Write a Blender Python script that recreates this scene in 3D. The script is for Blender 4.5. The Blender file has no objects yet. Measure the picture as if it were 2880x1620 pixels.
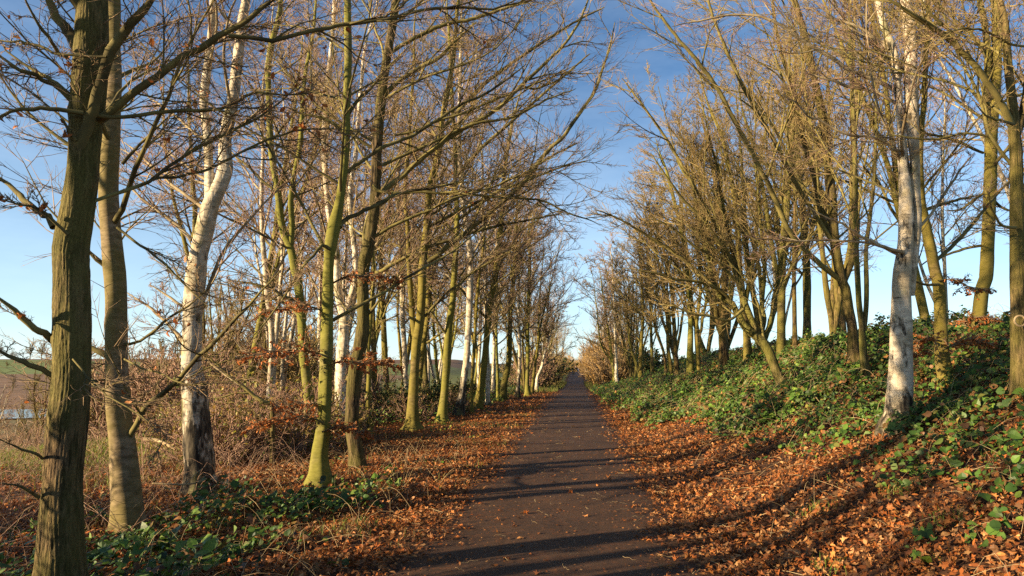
import bpy, math
import numpy as np
from mathutils import Vector
rng = np.random.default_rng(11)
C = bpy.context.scene.collection
SC = bpy.context.scene
# ------------------------------------------------------------------ camera
EYE = 1.6; F = 1920.0; YAW = math.radians(5.4); PITCH = math.radians(6.83)
cam = bpy.data.objects.new('camera', bpy.data.cameras.new('camera')); C.objects.link(cam)
cam.location = (0, 0, EYE); cam.rotation_euler = (math.pi/2 + PITCH, 0, YAW)
cam.data.sensor_width = 36; cam.data.lens = 24; cam.data.clip_start = 0.05; cam.data.clip_end = 5000
SC.camera = cam
FH = np.array([-math.sin(YAW), math.cos(YAW), 0.0]); RT = np.array([math.cos(YAW), math.sin(YAW), 0.0])
UPV = np.array([0, 0, 1.0])
FW = FH*math.cos(PITCH) + UPV*math.sin(PITCH); UPC = -FH*math.sin(PITCH) + UPV*math.cos(PITCH)
def at(u, v, D):
    d = FW + RT*(u-1440)/F + UPC*(810-v)/F
    s = D/float(d @ FH)
    return np.array([0, 0, EYE]) + d*s, s
def proj(P):
    q = P - np.array([0, 0, EYE]); z = q @ FW
    zz = np.where(z > 0.2, z, 0.2)
    return 1440 + F*(q @ RT)/zz, 810 - F*(q @ UPC)/zz, z
# ------------------------------------------------------------------ terrain
def sst(a, b, x):
    t = np.clip((x-a)/(b-a), 0, 1); return t*t*(3-2*t)
_nr = np.random.default_rng(5)
_NW = [(_nr.uniform(0, 6.28), _nr.uniform(0.6, 1.7), _nr.uniform(0, 6.28)) for _ in range(40)]
def fn(x, y, sc, sd=0):
    r = 0
    for k in range(7):
        a, f, p = _NW[(k+sd*7) % 40]
        r = r + np.sin((x*math.cos(a)+y*math.sin(a))*f*(1+k*0.35)/sc*2.2 + p + sd)/(1+0.3*k)
    return r/3.2
def H(x, y):
    x = np.asarray(x, float); y = np.asarray(y, float)
    b0 = 2.25*np.clip((x-1.3)/5.9, 0, 1)**1.4
    b0 = np.where(x > 7.2, 2.25 - 0.8*sst(7.5, 22, x), b0) + 0.16*fn(x, y, 5.5, 4)*sst(3, 6, x)
    b0 = b0*(1-0.62*sst(44, 62, y)) + 0.08*fn(x, y, 2.5)*sst(1.6, 3, x)
    far = sst(40, 300, x)*2.5
    L = -x
    l0 = -0.03*np.clip(L-1.6, 0, 6) - 4.3*sst(7.5, 42, L)
    r = np.sqrt(x*x+y*y)
    hill = sst(30, 90, L)*(12.5*sst(125, 520, r)+ 1.5*fn(x, y, 90, 1)*sst(130, 300, r))
    mic = 0.035*fn(x, y, 0.7, 2)*sst(1.5, 2.2, np.abs(x+0.25))
    pathz = -0.35*sst(54, 76, y)*(1-sst(90, 120, y)) + 1.0*sst(95, 190, y)*(1-sst(30, 90, np.abs(x)))
    return b0 + far + l0 + hill + mic + pathz
# ------------------------------------------------------------------ mesh plumbing
def mesh_from(name, V, quads=None, tris=None, qmat=None, tmat=None, mats=(), smooth=True, tint=None):
    me = bpy.data.meshes.new(name)
    V = np.asarray(V, np.float32).reshape(-1, 3)
    nq = 0 if quads is None else len(quads); nt = 0 if tris is None else len(tris)
    me.vertices.add(len(V)); me.vertices.foreach_set('co', V.ravel())
    me.loops.add(nq*4+nt*3); me.polygons.add(nq+nt)
    li = []; ls = []; mi = []
    if nq: li.append(np.asarray(quads, np.int32).ravel()); ls.append(np.arange(nq)*4); mi.append(np.zeros(nq) if qmat is None else qmat)
    if nt: li.append(np.asarray(tris, np.int32).ravel()); ls.append(nq*4+np.arange(nt)*3); mi.append(np.zeros(nt) if tmat is None else tmat)
    me.loops.foreach_set('vertex_index', np.concatenate(li).astype(np.int32))
    me.polygons.foreach_set('loop_start', np.concatenate(ls).astype(np.int32))
    for m in mats: me.materials.append(m)
    me.polygons.foreach_set('material_index', np.concatenate(mi).astype(np.int32))
    me.polygons.foreach_set('use_smooth', np.full(nq+nt, smooth))
    if tint is not None:
        a = me.color_attributes.new('tint', 'FLOAT_COLOR', 'POINT')
        t4 = np.ones((len(V), 4), np.float32); t4[:, :3] = tint; a.data.foreach_set('color', t4.ravel())
    me.update(calc_edges=True)
    return me
def link(name, me, parent=None, loc=None):
    o = bpy.data.objects.new(name, me); C.objects.link(o)
    if parent is not None: o.parent = parent
    if loc is not None: o.location = loc
    return o
def tag(o, label=None, cat=None, group=None, kind=None):
    if label: o['label'] = label
    if cat: o['category'] = cat
    if group: o['group'] = group
    if kind: o['kind'] = kind
    return o
def empty(name, loc, label, cat, group=None):
    e = bpy.data.objects.new(name, None); C.objects.link(e); e.location = [float(c) for c in loc]
    e.empty_display_size = 0.2
    return tag(e, label, cat, group)
nrm = lambda v: v/np.maximum(np.linalg.norm(v, axis=-1, keepdims=True), 1e-9)
class Acc:
    def __init__(s): s.V = []; s.Q = []; s.M = []; s.n = 0
    def tubes(s, P, R, S, mat=0, rough=0.0):
        N, K, _ = P.shape
        if N == 0: return
        T = nrm(np.gradient(P, axis=1)); md = nrm(T.mean(1))
        ax = np.where(np.abs(md[:, 2:3]) > 0.8, np.array([[1.0, 0, 0]]), np.array([[0, 0, 1.0]]))
        u = np.cross(md, ax)[:, None, :]
        u = nrm(u - (u*T).sum(-1, keepdims=True)*T); w = np.cross(T, u)
        a = np.arange(S)*2*math.pi/S
        RR = R[:, :, None]*np.ones(S)
        if rough > 0:
            RR = RR*(1 + rough*rng.normal(size=(N, K, S)))
        V = P[:, :, None, :] + RR[..., None]*(np.cos(a)[:, None]*u[:, :, None, :] + np.sin(a)[:, None]*w[:, :, None, :])
        i = np.arange(N)[:, None, None]*K*S + np.arange(K-1)[None, :, None]*S + np.arange(S)[None, None, :]
        j = np.arange(N)[:, None, None]*K*S + np.arange(K-1)[None, :, None]*S + ((np.arange(S)+1) % S)[None, None, :]
        Q = np.stack([i, j, j+S, i+S], -1).reshape(-1, 4) + s.n
        s.V.append(V.reshape(-1, 3)); s.Q.append(Q); s.M.append(np.full(len(Q), mat)); s.n += N*K*S
    def mesh(s, name, mats, origin=(0, 0, 0)):
        return mesh_from(name, np.concatenate(s.V)-np.asarray(origin), quads=np.concatenate(s.Q), qmat=np.concatenate(s.M), mats=mats)
# ------------------------------------------------------------------ materials
def newmat(name):
    m = bpy.data.materials.new(name); m.use_nodes = True
    nt = m.node_tree; b = nt.nodes['Principled BSDF']; b.inputs['Specular IOR Level'].default_value = 0.25
    b.inputs['Roughness'].default_value = 0.9
    return m, nt, b
def nd(nt, t, **kw):
    n = nt.nodes.new(t)
    for k, v in kw.items():
        if isinstance(k, str) and k in n.inputs.keys(): n.inputs[k].default_value = v
        else: setattr(n, k, v)
    return n
def ramp(nt, src, stops):
    r = nt.nodes.new('ShaderNodeValToRGB'); e = r.color_ramp.elements
    while len(e) < len(stops): e.new(0.5)
    for k, (p, c) in enumerate(stops):
        e[k].position = p; e[k].color = (c[0], c[1], c[2], 1) if len(c) == 3 else c
    nt.links.new(src, r.inputs[0]); return r.outputs[0]
def noise(nt, scale, stretch=(1, 1, 1), detail=4, rough=0.6, coord='Object'):
    tc = nt.nodes.new('ShaderNodeTexCoord'); mp = nt.nodes.new('ShaderNodeMapping'); mp.inputs['Scale'].default_value = stretch
    nt.links.new(tc.outputs[coord], mp.inputs[0])
    n = nt.nodes.new('ShaderNodeTexNoise'); n.inputs['Scale'].default_value = scale; n.inputs['Detail'].default_value = detail; n.inputs['Roughness'].default_value = rough
    nt.links.new(mp.outputs[0], n.inputs[0]); return n.outputs[0]
def mix(nt, fac, a, b, mode='MIX'):
    m = nt.nodes.new('ShaderNodeMix'); m.data_type = 'RGBA'; m.blend_type = mode
    for s, k in ((fac, 0), (a, 6), (b, 7)):
        if isinstance(s, bpy.types.NodeSocket): nt.links.new(s, m.inputs[k])
        elif k == 0: m.inputs[0].default_value = s
        else: m.inputs[k].default_value = (*s, 1)
    return m.outputs[2]
def mth(nt, op, a, b=None):
    m = nt.nodes.new('ShaderNodeMath'); m.operation = op
    for s, k in ((a, 0), (b, 1)):
        if s is None: continue
        if isinstance(s, bpy.types.NodeSocket): nt.links.new(s, m.inputs[k])
        else: m.inputs[k].default_value = s
    return m.outputs[0]
def bump(nt, b, src, strength, dist):
    n = nt.nodes.new('ShaderNodeBump'); n.inputs['Strength'].default_value = strength; n.inputs['Distance'].default_value = dist
    nt.links.new(src, n.inputs['Height']); nt.links.new(n.outputs[0], b.inputs['Normal'])
def vary(nt, col):
    oi = nt.nodes.new('ShaderNodeObjectInfo')
    return mix(nt, 0.85, col, ramp(nt, oi.outputs['Random'], [(0.0, (0.7, 0.66, 0.62)), (0.35, (1.15, 0.95, 0.85)), (0.7, (0.95, 1.0, 0.75)), (1.0, (1.15, 1.12, 1.05))]), 'MULTIPLY')
def bark_rough(name, c1, c2, moss, mossamt=0.5, ridge=26, dist=0.03):
    m, nt, b = newmat(name)
    r = noise(nt, ridge, (1, 1, 0.13), 5, 0.65)
    mic = noise(nt, 90, (1, 1, 0.5), 2)
    base = ramp(nt, r, [(0.42, c1), (0.55, c2)])
    mo = ramp(nt, noise(nt, 2.2, (1, 1, 0.6), 5), [(0.5-mossamt*0.3, (0, 0, 0)), (0.72-mossamt*0.3, (1, 1, 1))])
    col = mix(nt, mth(nt, 'MULTIPLY', mo, 0.8), base, moss)
    col = mix(nt, 0.5, col, ramp(nt, mic, [(0.3, (0.5, 0.5, 0.5)), (0.7, (1.3, 1.3, 1.3))]), 'MULTIPLY')
    nt.links.new(vary(nt, col), b.inputs['Base Color'])
    bump(nt, b, r, 1.0, dist); return m
def bark_smooth(name, c1, c2, moss, mossamt=0.5):
    m, nt, b = newmat(name)
    r = noise(nt, 7, (1, 1, 2.4), 5, 0.6); f = noise(nt, 22, (0.6, 0.6, 3), 3)
    base = ramp(nt, r, [(0.38, c1), (0.6, c2)])
    mo = ramp(nt, noise(nt, 1.6, (1, 1, 0.5), 5), [(0.52-mossamt*0.3, (0, 0, 0)), (0.7-mossamt*0.3, (1, 1, 1))])
    col = mix(nt, mth(nt, 'MULTIPLY', mo, 0.75), base, moss)
    col = mix(nt, 0.6, col, ramp(nt, f, [(0.3, (0.72, 0.72, 0.72)), (0.6, (1.1, 1.1, 1.1))]), 'MULTIPLY')
    nt.links.new(vary(nt, col), b.inputs['Base Color'])
    bump(nt, b, mth(nt, 'ADD', f, mth(nt, 'MULTIPLY', r, 1.5)), 0.6, 0.008); return m
def bark_birch(name, zdark, white=(0.58, 0.5, 0.37), cap=0.275):
    m, nt, b = newmat(name)
    ln = noise(nt, 4.5, (1, 1, 5.5), 5, 0.7)
    fis = noise(nt, 7, (1, 1, 0.35), 5, 0.7)
    tc = nt.nodes.new('ShaderNodeTexCoord'); sx = nt.nodes.new('ShaderNodeSeparateXYZ'); nt.links.new(tc.outputs['Object'], sx.inputs[0])
    base = ramp(nt, ln, [(0.33, (0.1, 0.075, 0.05)), (0.41, tuple(0.75*c for c in white)), (0.6, white)])
    warm = ramp(nt, noise(nt, 4.5, (1, 1, 0.8), 5), [(0.42, (0.4, 0.34, 0.18)), (0.55, (1, 1, 1))])
    base = mix(nt, 0.55, base, warm, 'MULTIPLY')
    z = mth(nt, 'DIVIDE', sx.outputs[2], max(zdark, 0.01))
    # rough black bark wherever the noise exceeds a level that rises with height
    lev = mth(nt, 'ADD', mth(nt, 'MINIMUM', mth(nt, 'MULTIPLY', z, 0.3), cap), 0.27)
    dk = mth(nt, 'MULTIPLY', mth(nt, 'SUBTRACT', fis, lev), 9.0)
    cl = nt.nodes.new('ShaderNodeClamp'); nt.links.new(dk, cl.inputs[0])
    dark = ramp(nt, noise(nt, 24, (1, 1, 0.2), 4), [(0.4, (0.02, 0.015, 0.01)), (0.6, (0.1, 0.08, 0.05))])
    col = mix(nt, cl.outputs[0], base, dark)
    mo = ramp(nt, noise(nt, 3.2, (1, 1, 0.5), 5), [(0.56, (0, 0, 0)), (0.66, (1, 1, 1))])
    col = mix(nt, mth(nt, 'MULTIPLY', mo, 0.55), col, (0.2, 0.2, 0.06))
    nt.links.new(col, b.inputs['Base Color'])
    bump(nt, b, mth(nt, 'ADD', noise(nt, 24, (1, 1, 0.25), 4), mth(nt, 'MULTIPLY', ln, 0.3)), 0.7, 0.015); return m
def flatmat(name, c1, c2, scale=3.0, lo=0.35, hi=0.65, spec=0.2):
    m, nt, b = newmat(name); b.inputs['Specular IOR Level'].default_value = spec
    nt.links.new(ramp(nt, noise(nt, scale, (1, 1, 1), 3), [(lo, c1), (hi, c2)]), b.inputs['Base Color']); return m
def leafmat(name, trans=0.35, spec=0.3, rough=0.6):
    m, nt, b = newmat(name); b.inputs['Roughness'].default_value = rough; b.inputs['Specular IOR Level'].default_value = spec
    a = nt.nodes.new('ShaderNodeAttribute'); a.attribute_name = 'tint'
    nt.links.new(a.outputs['Color'], b.inputs['Base Color'])
    tr = nt.nodes.new('ShaderNodeBsdfTranslucent'); nt.links.new(a.outputs['Color'], tr.inputs[0])
    mx = nt.nodes.new('ShaderNodeMixShader'); mx.inputs[0].default_value = trans
    nt.links.new(b.outputs[0], mx.inputs[1]); nt.links.new(tr.outputs[0], mx.inputs[2])
    nt.links.new(mx.outputs[0], nt.nodes['Material Output'].inputs[0]); return m
M = {}
M['oak'] = bark_rough('ridged_bark', (0.014, 0.01, 0.006), (0.18, 0.135, 0.07), (0.12, 0.12, 0.03), 0.55, 26, 0.05)
M['oak2'] = bark_rough('mossy_ridged_bark', (0.022, 0.016, 0.008), (0.18, 0.13, 0.065), (0.14, 0.125, 0.028), 0.5, 26, 0.035)
M['beech'] = bark_smooth('smooth_bark', (0.10, 0.082, 0.05), (0.26, 0.22, 0.145), (0.14, 0.13, 0.035), 0.5)
M['green'] = bark_smooth('green_algae_bark', (0.07, 0.055, 0.028), (0.19, 0.15, 0.08), (0.17, 0.16, 0.022), 0.75)
M['birch'] = bark_birch('birch_bark', 0.9)
M['birchw'] = bark_birch('white_birch_bark', 0.25, (0.68, 0.59, 0.44))
M['birchr'] = bark_birch('old_birch_bark', 0.8, (0.64, 0.54, 0.39), 0.245)
M['birchd'] = bark_birch('dark_based_birch_bark', 2.3)
M['limb'] = flatmat('branch_bark', (0.06, 0.047, 0.02), (0.2, 0.165, 0.055), 3)
M['limbm'] = flatmat('mossy_branch_bark', (0.11, 0.09, 0.03), (0.23, 0.19, 0.06), 2.5)
M['limbb'] = flatmat('birch_branch_bark', (0.15, 0.105, 0.055), (0.42, 0.34, 0.2), 4)
M['twig'] = flatmat('twig_bark', (0.19, 0.125, 0.065), (0.36, 0.25, 0.14), 2)
M['twigp'] = flatmat('reddish_twig_bark', (0.22, 0.13, 0.085), (0.38, 0.24, 0.16), 2)
M['twigg'] = flatmat('olive_twig_bark', (0.2, 0.13, 0.055), (0.34, 0.25, 0.1), 1.5)
M['gold'] = flatmat('golden_twig_bark', (0.3, 0.16, 0.05), (0.45, 0.3, 0.11), 1.5)
M['leaf'] = leafmat('dry_leaf', 0.25, 0.25, 0.6)
M['green_leaf'] = leafmat('bramble_leaf', 0.25, 0.35, 0.5)
M['grass'] = leafmat('grass_blade', 0.3, 0.2, 0.6)
M['stalk'] = flatmat('dry_stalk', (0.3, 0.2, 0.1), (0.5, 0.38, 0.2), 5)
# ------------------------------------------------------------------ branch growing
def interp(P, R, t):
    N, K, _ = P.shape
    f = np.clip(t, 0, 0.9999)*(K-1); i = f.astype(int); w = (f-i)[..., None]
    n = np.arange(N)[:, None]
    a = P[n, i]; b = P[n, i+1]
    return a*(1-w)+b*w, nrm(b-a), R[n, i]*(1-w[..., 0])+R[n, i+1]*w[..., 0]
def grow(P, R, n, t0, t1, L, ang, up=0.0, wob=0.12, K=7, rf=0.6, rtip=0.002, flat=0.0, lr=0.012, sd=0.2, taper=0.55, bias=None):
    N = len(P)
    if N == 0: return np.zeros((0, K, 3)), np.zeros((0, K))
    t = t0+(t1-t0)*((np.arange(n)[None, :]+rng.uniform(0, 1, (N, n)))/n)
    p, T, r = interp(P, R, t)
    s = nrm(np.cross(T, UPV)+1e-6); v = np.cross(s, T)
    phi = rng.uniform(0, 2*math.pi, (N, n))
    side = np.where((np.arange(n)+rng.integers(0, 2, (N, 1))) % 2 == 0, 0.0, math.pi)+rng.normal(0, 0.35, (N, n))
    phi = np.where(rng.uniform(size=(N, n)) < flat, side, phi)[..., None]
    a = rng.normal(ang, sd, (N, n))[..., None]
    d = np.cos(a)*T + np.sin(a)*(np.cos(phi)*s+np.sin(phi)*v)
    ln = (np.asarray(L).reshape(-1, 1)*(1-taper*(t-t0)/max(t1-t0, .01))*rng.uniform(0.65, 1.25, (N, n)))
    p = p.reshape(-1, 3); d = nrm(d).reshape(-1, 3); ln = ln.reshape(-1); r = r.reshape(-1)
    out = [p]; st = (ln/(K-1))[:, None]; kink = rng.normal(0, wob, (len(p), 3))
    for k in range(K-1):
        kink = 0.3*kink + rng.normal(0, wob, (len(p), 3))
        d = d + kink
        d[:, 2] += up/(K-1)
        if bias is not None: d = d + np.asarray(bias)/(K-1)
        d = nrm(d); p = p + d*st; out.append(p)
    PP = np.stack(out, 1)
    r0 = np.minimum(r*rf, ln*lr+rtip); q = np.linspace(0, 1, K)[None, :]
    return PP, (r0[:, None]*(1-q)**0.9 + rtip*0.8*(0.6+0.4*(1-q)))
def lens(P): return np.linalg.norm(np.diff(P, axis=1), axis=2).sum(1)
def resample(P, R, K):
    d = np.concatenate([[0], np.cumsum(np.linalg.norm(np.diff(P, axis=0), axis=1))]); q = np.linspace(0, d[-1], K)
    return np.stack([np.interp(q, d, P[:, i]) for i in range(3)], 1), np.interp(q, d, R)
def smooth(P, R, step):
    """Catmull-Rom through the traced points"""
    n = len(P); out = []; ro = []
    for i in range(n-1):
        p0 = P[max(i-1, 0)]; p1 = P[i]; p2 = P[i+1]; p3 = P[min(i+2, n-1)]
        m = max(2, int(np.linalg.norm(p2-p1)/step))
        for k in range(m):
            t = k/m
            out.append(0.5*((2*p1)+(-p0+p2)*t+(2*p0-5*p1+4*p2-p3)*t*t+(-p0+3*p1-3*p2+p3)*t**3)); ro.append(R[i]*(1-t)+R[i+1]*t)
    out.append(P[-1]); ro.append(R[-1]); return np.array(out), np.array(ro)
def parse(s):
    return [tuple(float(a) for a in q.split()) for q in s.split(',')]
def trace(s, D, D1=None):
    q = parse(s); P = []; R = []; D1 = D if D1 is None else D1
    for k, (u, v, w) in enumerate(q):
        p, sc = at(u, v, D+(D1-D)*k/max(len(q)-1, 1)); P.append(p); R.append(w/2*sc/F*math.cos(math.atan((u-1440)/F)))
    return np.array(P), np.array(R)
SPEC = dict(
 beech=dict(bark='beech', limb='limb', twig='twig', ang=0.95, up=0.30, flat=0.75, wob=0.10, l1=0.34),
 green=dict(bark='green', limb='limb', twig='twig', ang=0.85, up=0.45, flat=0.5, wob=0.10, l1=0.34),
 oak=dict(bark='oak', limb='limb', twig='twig', ang=1.0, up=0.25, flat=0.5, wob=0.14, l1=0.36),
 oak2=dict(bark='oak2', limb='limbm', twig='twigg', ang=0.8, up=0.55, flat=0.3, wob=0.13, l1=0.36),
 birch=dict(bark='birch', limb='limbb', twig='twigp', ang=0.75, up=0.35, flat=0.1, wob=0.10, l1=0.28),
 birchw=dict(bark='birchw', limb='limbb', twig='twigp', ang=0.75, up=0.35, flat=0.1, wob=0.10, l1=0.28),
 birchd=dict(bark='birchd', limb='limbb', twig='twigp', ang=0.75, up=0.35, flat=0.1, wob=0.10, l1=0.28),
 birchr=dict(bark='birchr', limb='limbb', twig='twigp', ang=0.75, up=0.35, flat=0.1, wob=0.10, l1=0.28),
 ash=dict(bark='oak2', limb='limbm', twig='twigg', ang=0.62, up=0.75, flat=0.1, wob=0.11, l1=0.40),
 maple=dict(bark='green', limb='limbm', twig='twigg', ang=0.7, up=0.6, flat=0.2, wob=0.12, l1=0.36),
)
def cull(P, R, lo=-350, hi=3230):
    u, v, z = proj(P[:, P.shape[1]//2]); k = (z > 0.5) & (u > lo) & (u < hi) & (v > -380) & (v < 1900)
    return P[k], R[k]
LEAFY = []
def crown(L1P, L1R, sp, rt, n2, n3, n4, l2=0.42, acc=None, docull=True, up=None, mats=(0, 1), far=False):
    wob = sp['wob']; up = sp['up'] if up is None else up
    L = lens(L1P)
    P2, R2 = grow(L1P, L1R, n2, 0.12, 0.98, L*l2, 0.68, up*0.5, wob*0.85, 7, 0.6, rt*1.2, sp['flat'], 0.0065)
    kp = np.repeat(rng.uniform(size=(len(L), 1)) < 2, n2, 1) & (rng.uniform(size=(len(L), n2)) < np.clip(L/1.8, 0.3, 1)[:, None]); P2, R2 = P2[kp.ravel()], R2[kp.ravel()]
    if docull: P2, R2 = cull(P2, R2, -700, 3600)
    P3, R3 = grow(P2, R2, n3, 0.1, 1.0, lens(P2)*0.55, 0.62, up*0.3, wob*1.0, 5, 0.7, rt*1.05, sp['flat'], 0.005)
    if docull: P3, R3 = cull(P3, R3)
    P4, R4 = grow(P3, R3, n4, 0.08, 1.0, lens(P3)*0.62, 0.55, up*0.2, wob*1.0, 4, 0.8, rt, sp['flat'], 0.004)
    if docull: P4, R4 = cull(P4, R4, -200, 3080)
    if acc is not None:
        acc.tubes(P2, R2, 4 if far else 5, 0); acc.tubes(P3, R3, 3, 1); acc.tubes(P4, R4, 3, 1)
    return P2, P3, P4
def make_trunk(acc, P, R, S, step, flare=0.0, rough=0.01, z0=None, ridge=0):
    P, R = smooth(P, R, step)
    R = R*(1+0.03*np.sin(np.arange(len(R))*step*3.1+rng.uniform(0, 6))+0.02*np.sin(np.arange(len(R))*step*9))
    if flare: R = R*(1+flare*np.exp(-np.maximum(P[:, 2]-z0, 0)/0.24))
    N = len(P)
    a = np.arange(S)*2*math.pi/S
    T = nrm(np.gradient(P, axis=0)); u = np.cross(nrm(T.mean(0)), np.array([0, 1.0, 0.1])); u = nrm(u-(T@u)[:, None]*T); w = np.cross(T, u)
    ph = rng.uniform(0, 6, 4)
    h = np.concatenate([[0], np.cumsum(np.linalg.norm(np.diff(P, axis=0), axis=1))])[:, None]
    mod = 1+0.05*np.sin(2*a[None]+ph[0]+h*0.7)+0.035*np.sin(3*a[None]+ph[1]-h*1.1)+0.02*np.sin(5*a[None]+ph[2]+h*2)
    if flare: mod = mod + 0.17*flare*np.exp(-np.maximum(P[:, 2:3]-z0, 0)/0.22)*np.sin(5*a[None]+ph[3])
    if ridge:
        aa = a[None]*ridge/2+1.3*np.sin(h*2.1+a[None]*2)+0.9*np.sin(h*5.3-a[None]*3+1)+0.5*np.sin(h*11+a[None]*5)
        mod = mod+0.07*(np.abs(np.sin(aa))**0.5-0.7)*(0.7+0.3*np.sin(h*7+a[None]*4))
        for kz, ka in zip(np.arange(0.5, h[-1, 0], 0.55), rng.uniform(0, 6.28, 60)):
            mod = mod+0.12*np.exp(-((h-kz)/0.05)**2-((np.cos(a[None]-ka)-1)/0.04)**2)
    RR = R[:, None]*(mod+rough*rng.normal(size=(N, S)))
    V = P[:, None]+RR[..., None]*(np.cos(a)[None, :, None]*u[:, None]+np.sin(a)[None, :, None]*w[:, None])
    i = np.arange(N-1)[:, None]*S+np.arange(S)[None]; j = np.arange(N-1)[:, None]*S+((np.arange(S)+1) % S)[None]
    Q = np.stack([i, j, j+S, i+S], -1).reshape(-1, 4)+acc.n
    acc.V.append(V.reshape(-1, 3)); acc.Q.append(Q); acc.M.append(np.zeros(len(Q))); acc.n += N*S
    return P, R
def extend(P, R, top, lean=(0, 0)):
    P = list(P); R = list(R); d = nrm(P[-1]-P[-2]) if len(P) > 1 else UPV.copy()
    z = P[-1][2]; r0 = R[-1]; n = max(1, int((top-z)/0.7))
    for k in range(n):
        d = nrm(d*0.9+UPV*0.12+np.array([lean[0]*0.05, lean[1]*0.05, 0])+rng.normal(0, 0.07, 3)); P.append(P[-1]+d*0.7); R.append(max(0.008, r0*(1-(k+1)/n)**0.8))
    return np.array(P), np.array(R)
def tree(name, label, D, stems, limbs, species, top=12, clear=2.2, nl=14, rt=0.003, n2=11, n3=8, n4=4, S=20, step=0.12, flare=0.7,
         l1=None, group=None, rough=0.012, leafy=0.0, leafsize=0.05, up=None, cat='tree', bias=None, ridge=0, dome=1.0):
    """stems: traced lines, the first starts at the ground. limbs: (trace, D0, D1) traced major branches."""
    sp = SPEC[species]; trunkacc = Acc(); crownacc = Acc(); lp = []; lr = []
    base = None; SP = []
    for k, s in enumerate(stems):
        ex = 0
        if isinstance(s, tuple): s, d0, d1 = s
        else: d0 = d1 = D
        P, R = trace(s, d0, d1)
        if k == 0:
            g = float(H(P[0][0], P[0][1]))
            if P[0][2] > g-0.25:
                dirn = nrm(P[0]-P[1]); dz = (P[0][2]-(g-0.3))
                nb = P[0]+np.array([dirn[0]*0.3, dirn[1]*0.3, -1])*dz
                P = np.vstack([nb, P]); R = np.concatenate([[R[0]*1.05], R])
            base = np.array([P[0][0], P[0][1], float(H(P[0][0], P[0][1]))]); z0 = base[2]
        if top > P[-1][2]+0.5: P, R = extend(P, R, top*rng.uniform(0.93, 1.07) if k else top)
        P, R = make_trunk(trunkacc, P, R, S, step, flare if k == 0 else 0, rough, z0, ridge)
        SP.append((P, R))
    e = empty(name, base, label, cat, group)
    link('trunk', trunkacc.mesh('trunk', [M[sp['bark']]], base), e)
    # major traced limbs, each a part of its own
    for (s, d0, d1) in limbs:
        P, R = trace(s, d0, d1); R = R*1.0
        P, R = smooth(P, R, 0.09); P[2:] += rng.normal(0, 0.004, P[2:].shape)
        R[-4:] *= np.linspace(0.9, 0.5, 4)
        # carry on beyond the traced end
        a = Acc(); a.tubes(P[None], R[None], 9, 0, 0.03)
        link('limb', a.mesh('limb', [M[sp['limb']] if species not in ('oak',) else M['limb']], base), e)
        q, r = resample(P, R, 14); lp.append(q); lr.append(r)
    tot = sum(max(0.1, P[-1][2]-z0-clear) for P, R in SP)
    for P, R in SP:
        n = max(1, int(round(nl*(P[-1][2]-z0-clear)/tot)))
        m = P[:, 2] > z0+clear*0.7
        if m.sum() < 4: continue
        q, r = resample(P[m], R[m], 40)
        Ltot = (top-z0)*(l1 or sp['l1'])
        PP, RR = grow(q[None], r[None], n, 0.02, 0.97, [Ltot], sp['ang'], sp['up'] if up is None else up, sp['wob']*0.75, 14, 0.3 if len(limbs) > 2 else 0.42, rt*1.5, 0.0, 0.0085, taper=0.62*dome, bias=bias)
        crownacc.tubes(PP, RR, 7, 0)
        lp += list(PP); lr += list(RR)
        P3, R3 = grow(q[None], r[None], int(nl*1.5), 0.0, 0.99, [0.6], 1.0, 0.4, 0.2, 5, 0.4, rt, 0.0, 0.006)
        crownacc.tubes(P3, R3, 3, 1)
    lp = np.array(lp); lr = np.array(lr)
    P2, P3, P4 = crown(lp, lr, sp, rt, n2, n3, n4, acc=crownacc, up=up)
    link('crown', crownacc.mesh('crown', [M[sp['limb']], M[sp['twig']]], base), e)
    if leafy > 0:
        tips = P4[:, -1]; k = (fn(tips[:, 0]+tips[:, 2], tips[:, 1]-tips[:, 2], 0.5, 3) > 0.55) & (rng.uniform(size=len(tips)) < leafy)
        k |= rng.uniform(size=len(tips)) < leafy*0.06
        if k.sum() > 3: leaves_obj('dry_leaves', tips[k], leafsize, e, base)
    return e
# ------------------------------------------------------------------ leaves
def leaf_template(kind):
    if kind == 'lobed':
        o = [(0, -0.5), (0.22, -0.32), (0.5, -0.3), (0.3, -0.05), (0.52, 0.18), (0.2, 0.2), (0, 0.55), (-0.2, 0.2), (-0.5, 0.2), (-0.3, -0.05), (-0.48, -0.3), (-0.22, -0.32)]
    elif kind == 'oval':
        o = [(0, -0.55), (0.22, -0.3), (0.3, 0.0), (0.2, 0.3), (0, 0.55), (-0.2, 0.3), (-0.3, 0.0), (-0.22, -0.3)]
    elif kind == 'bramble':
        o = [(0, -0.45), (0.32, -0.3), (0.42, 0.02), (0.24, 0.34), (0, 0.6), (-0.24, 0.34), (-0.42, 0.02), (-0.32, -0.3)]
    else:
        o = [(0, -0.5), (0.36, -0.05), (0, 0.5), (-0.36, -0.05)]
        V = np.array([(x, y, 0.25*x*x) for x, y in o]); return V, np.array([(0, 1, 2), (0, 2, 3)])
    V = np.array([(0, 0, 0)]+[(x, y, 0) for x, y in o]); n = len(o)
    V[:, 2] = 0.9*V[:, 0]**2-0.5*V[:, 1]**2
    return V, np.array([(0, 1+k, 1+(k+1) % n) for k in range(n)])
TPL = {k: leaf_template(k) for k in ('lobed', 'oval', 'bramble', 'tiny')}
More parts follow.
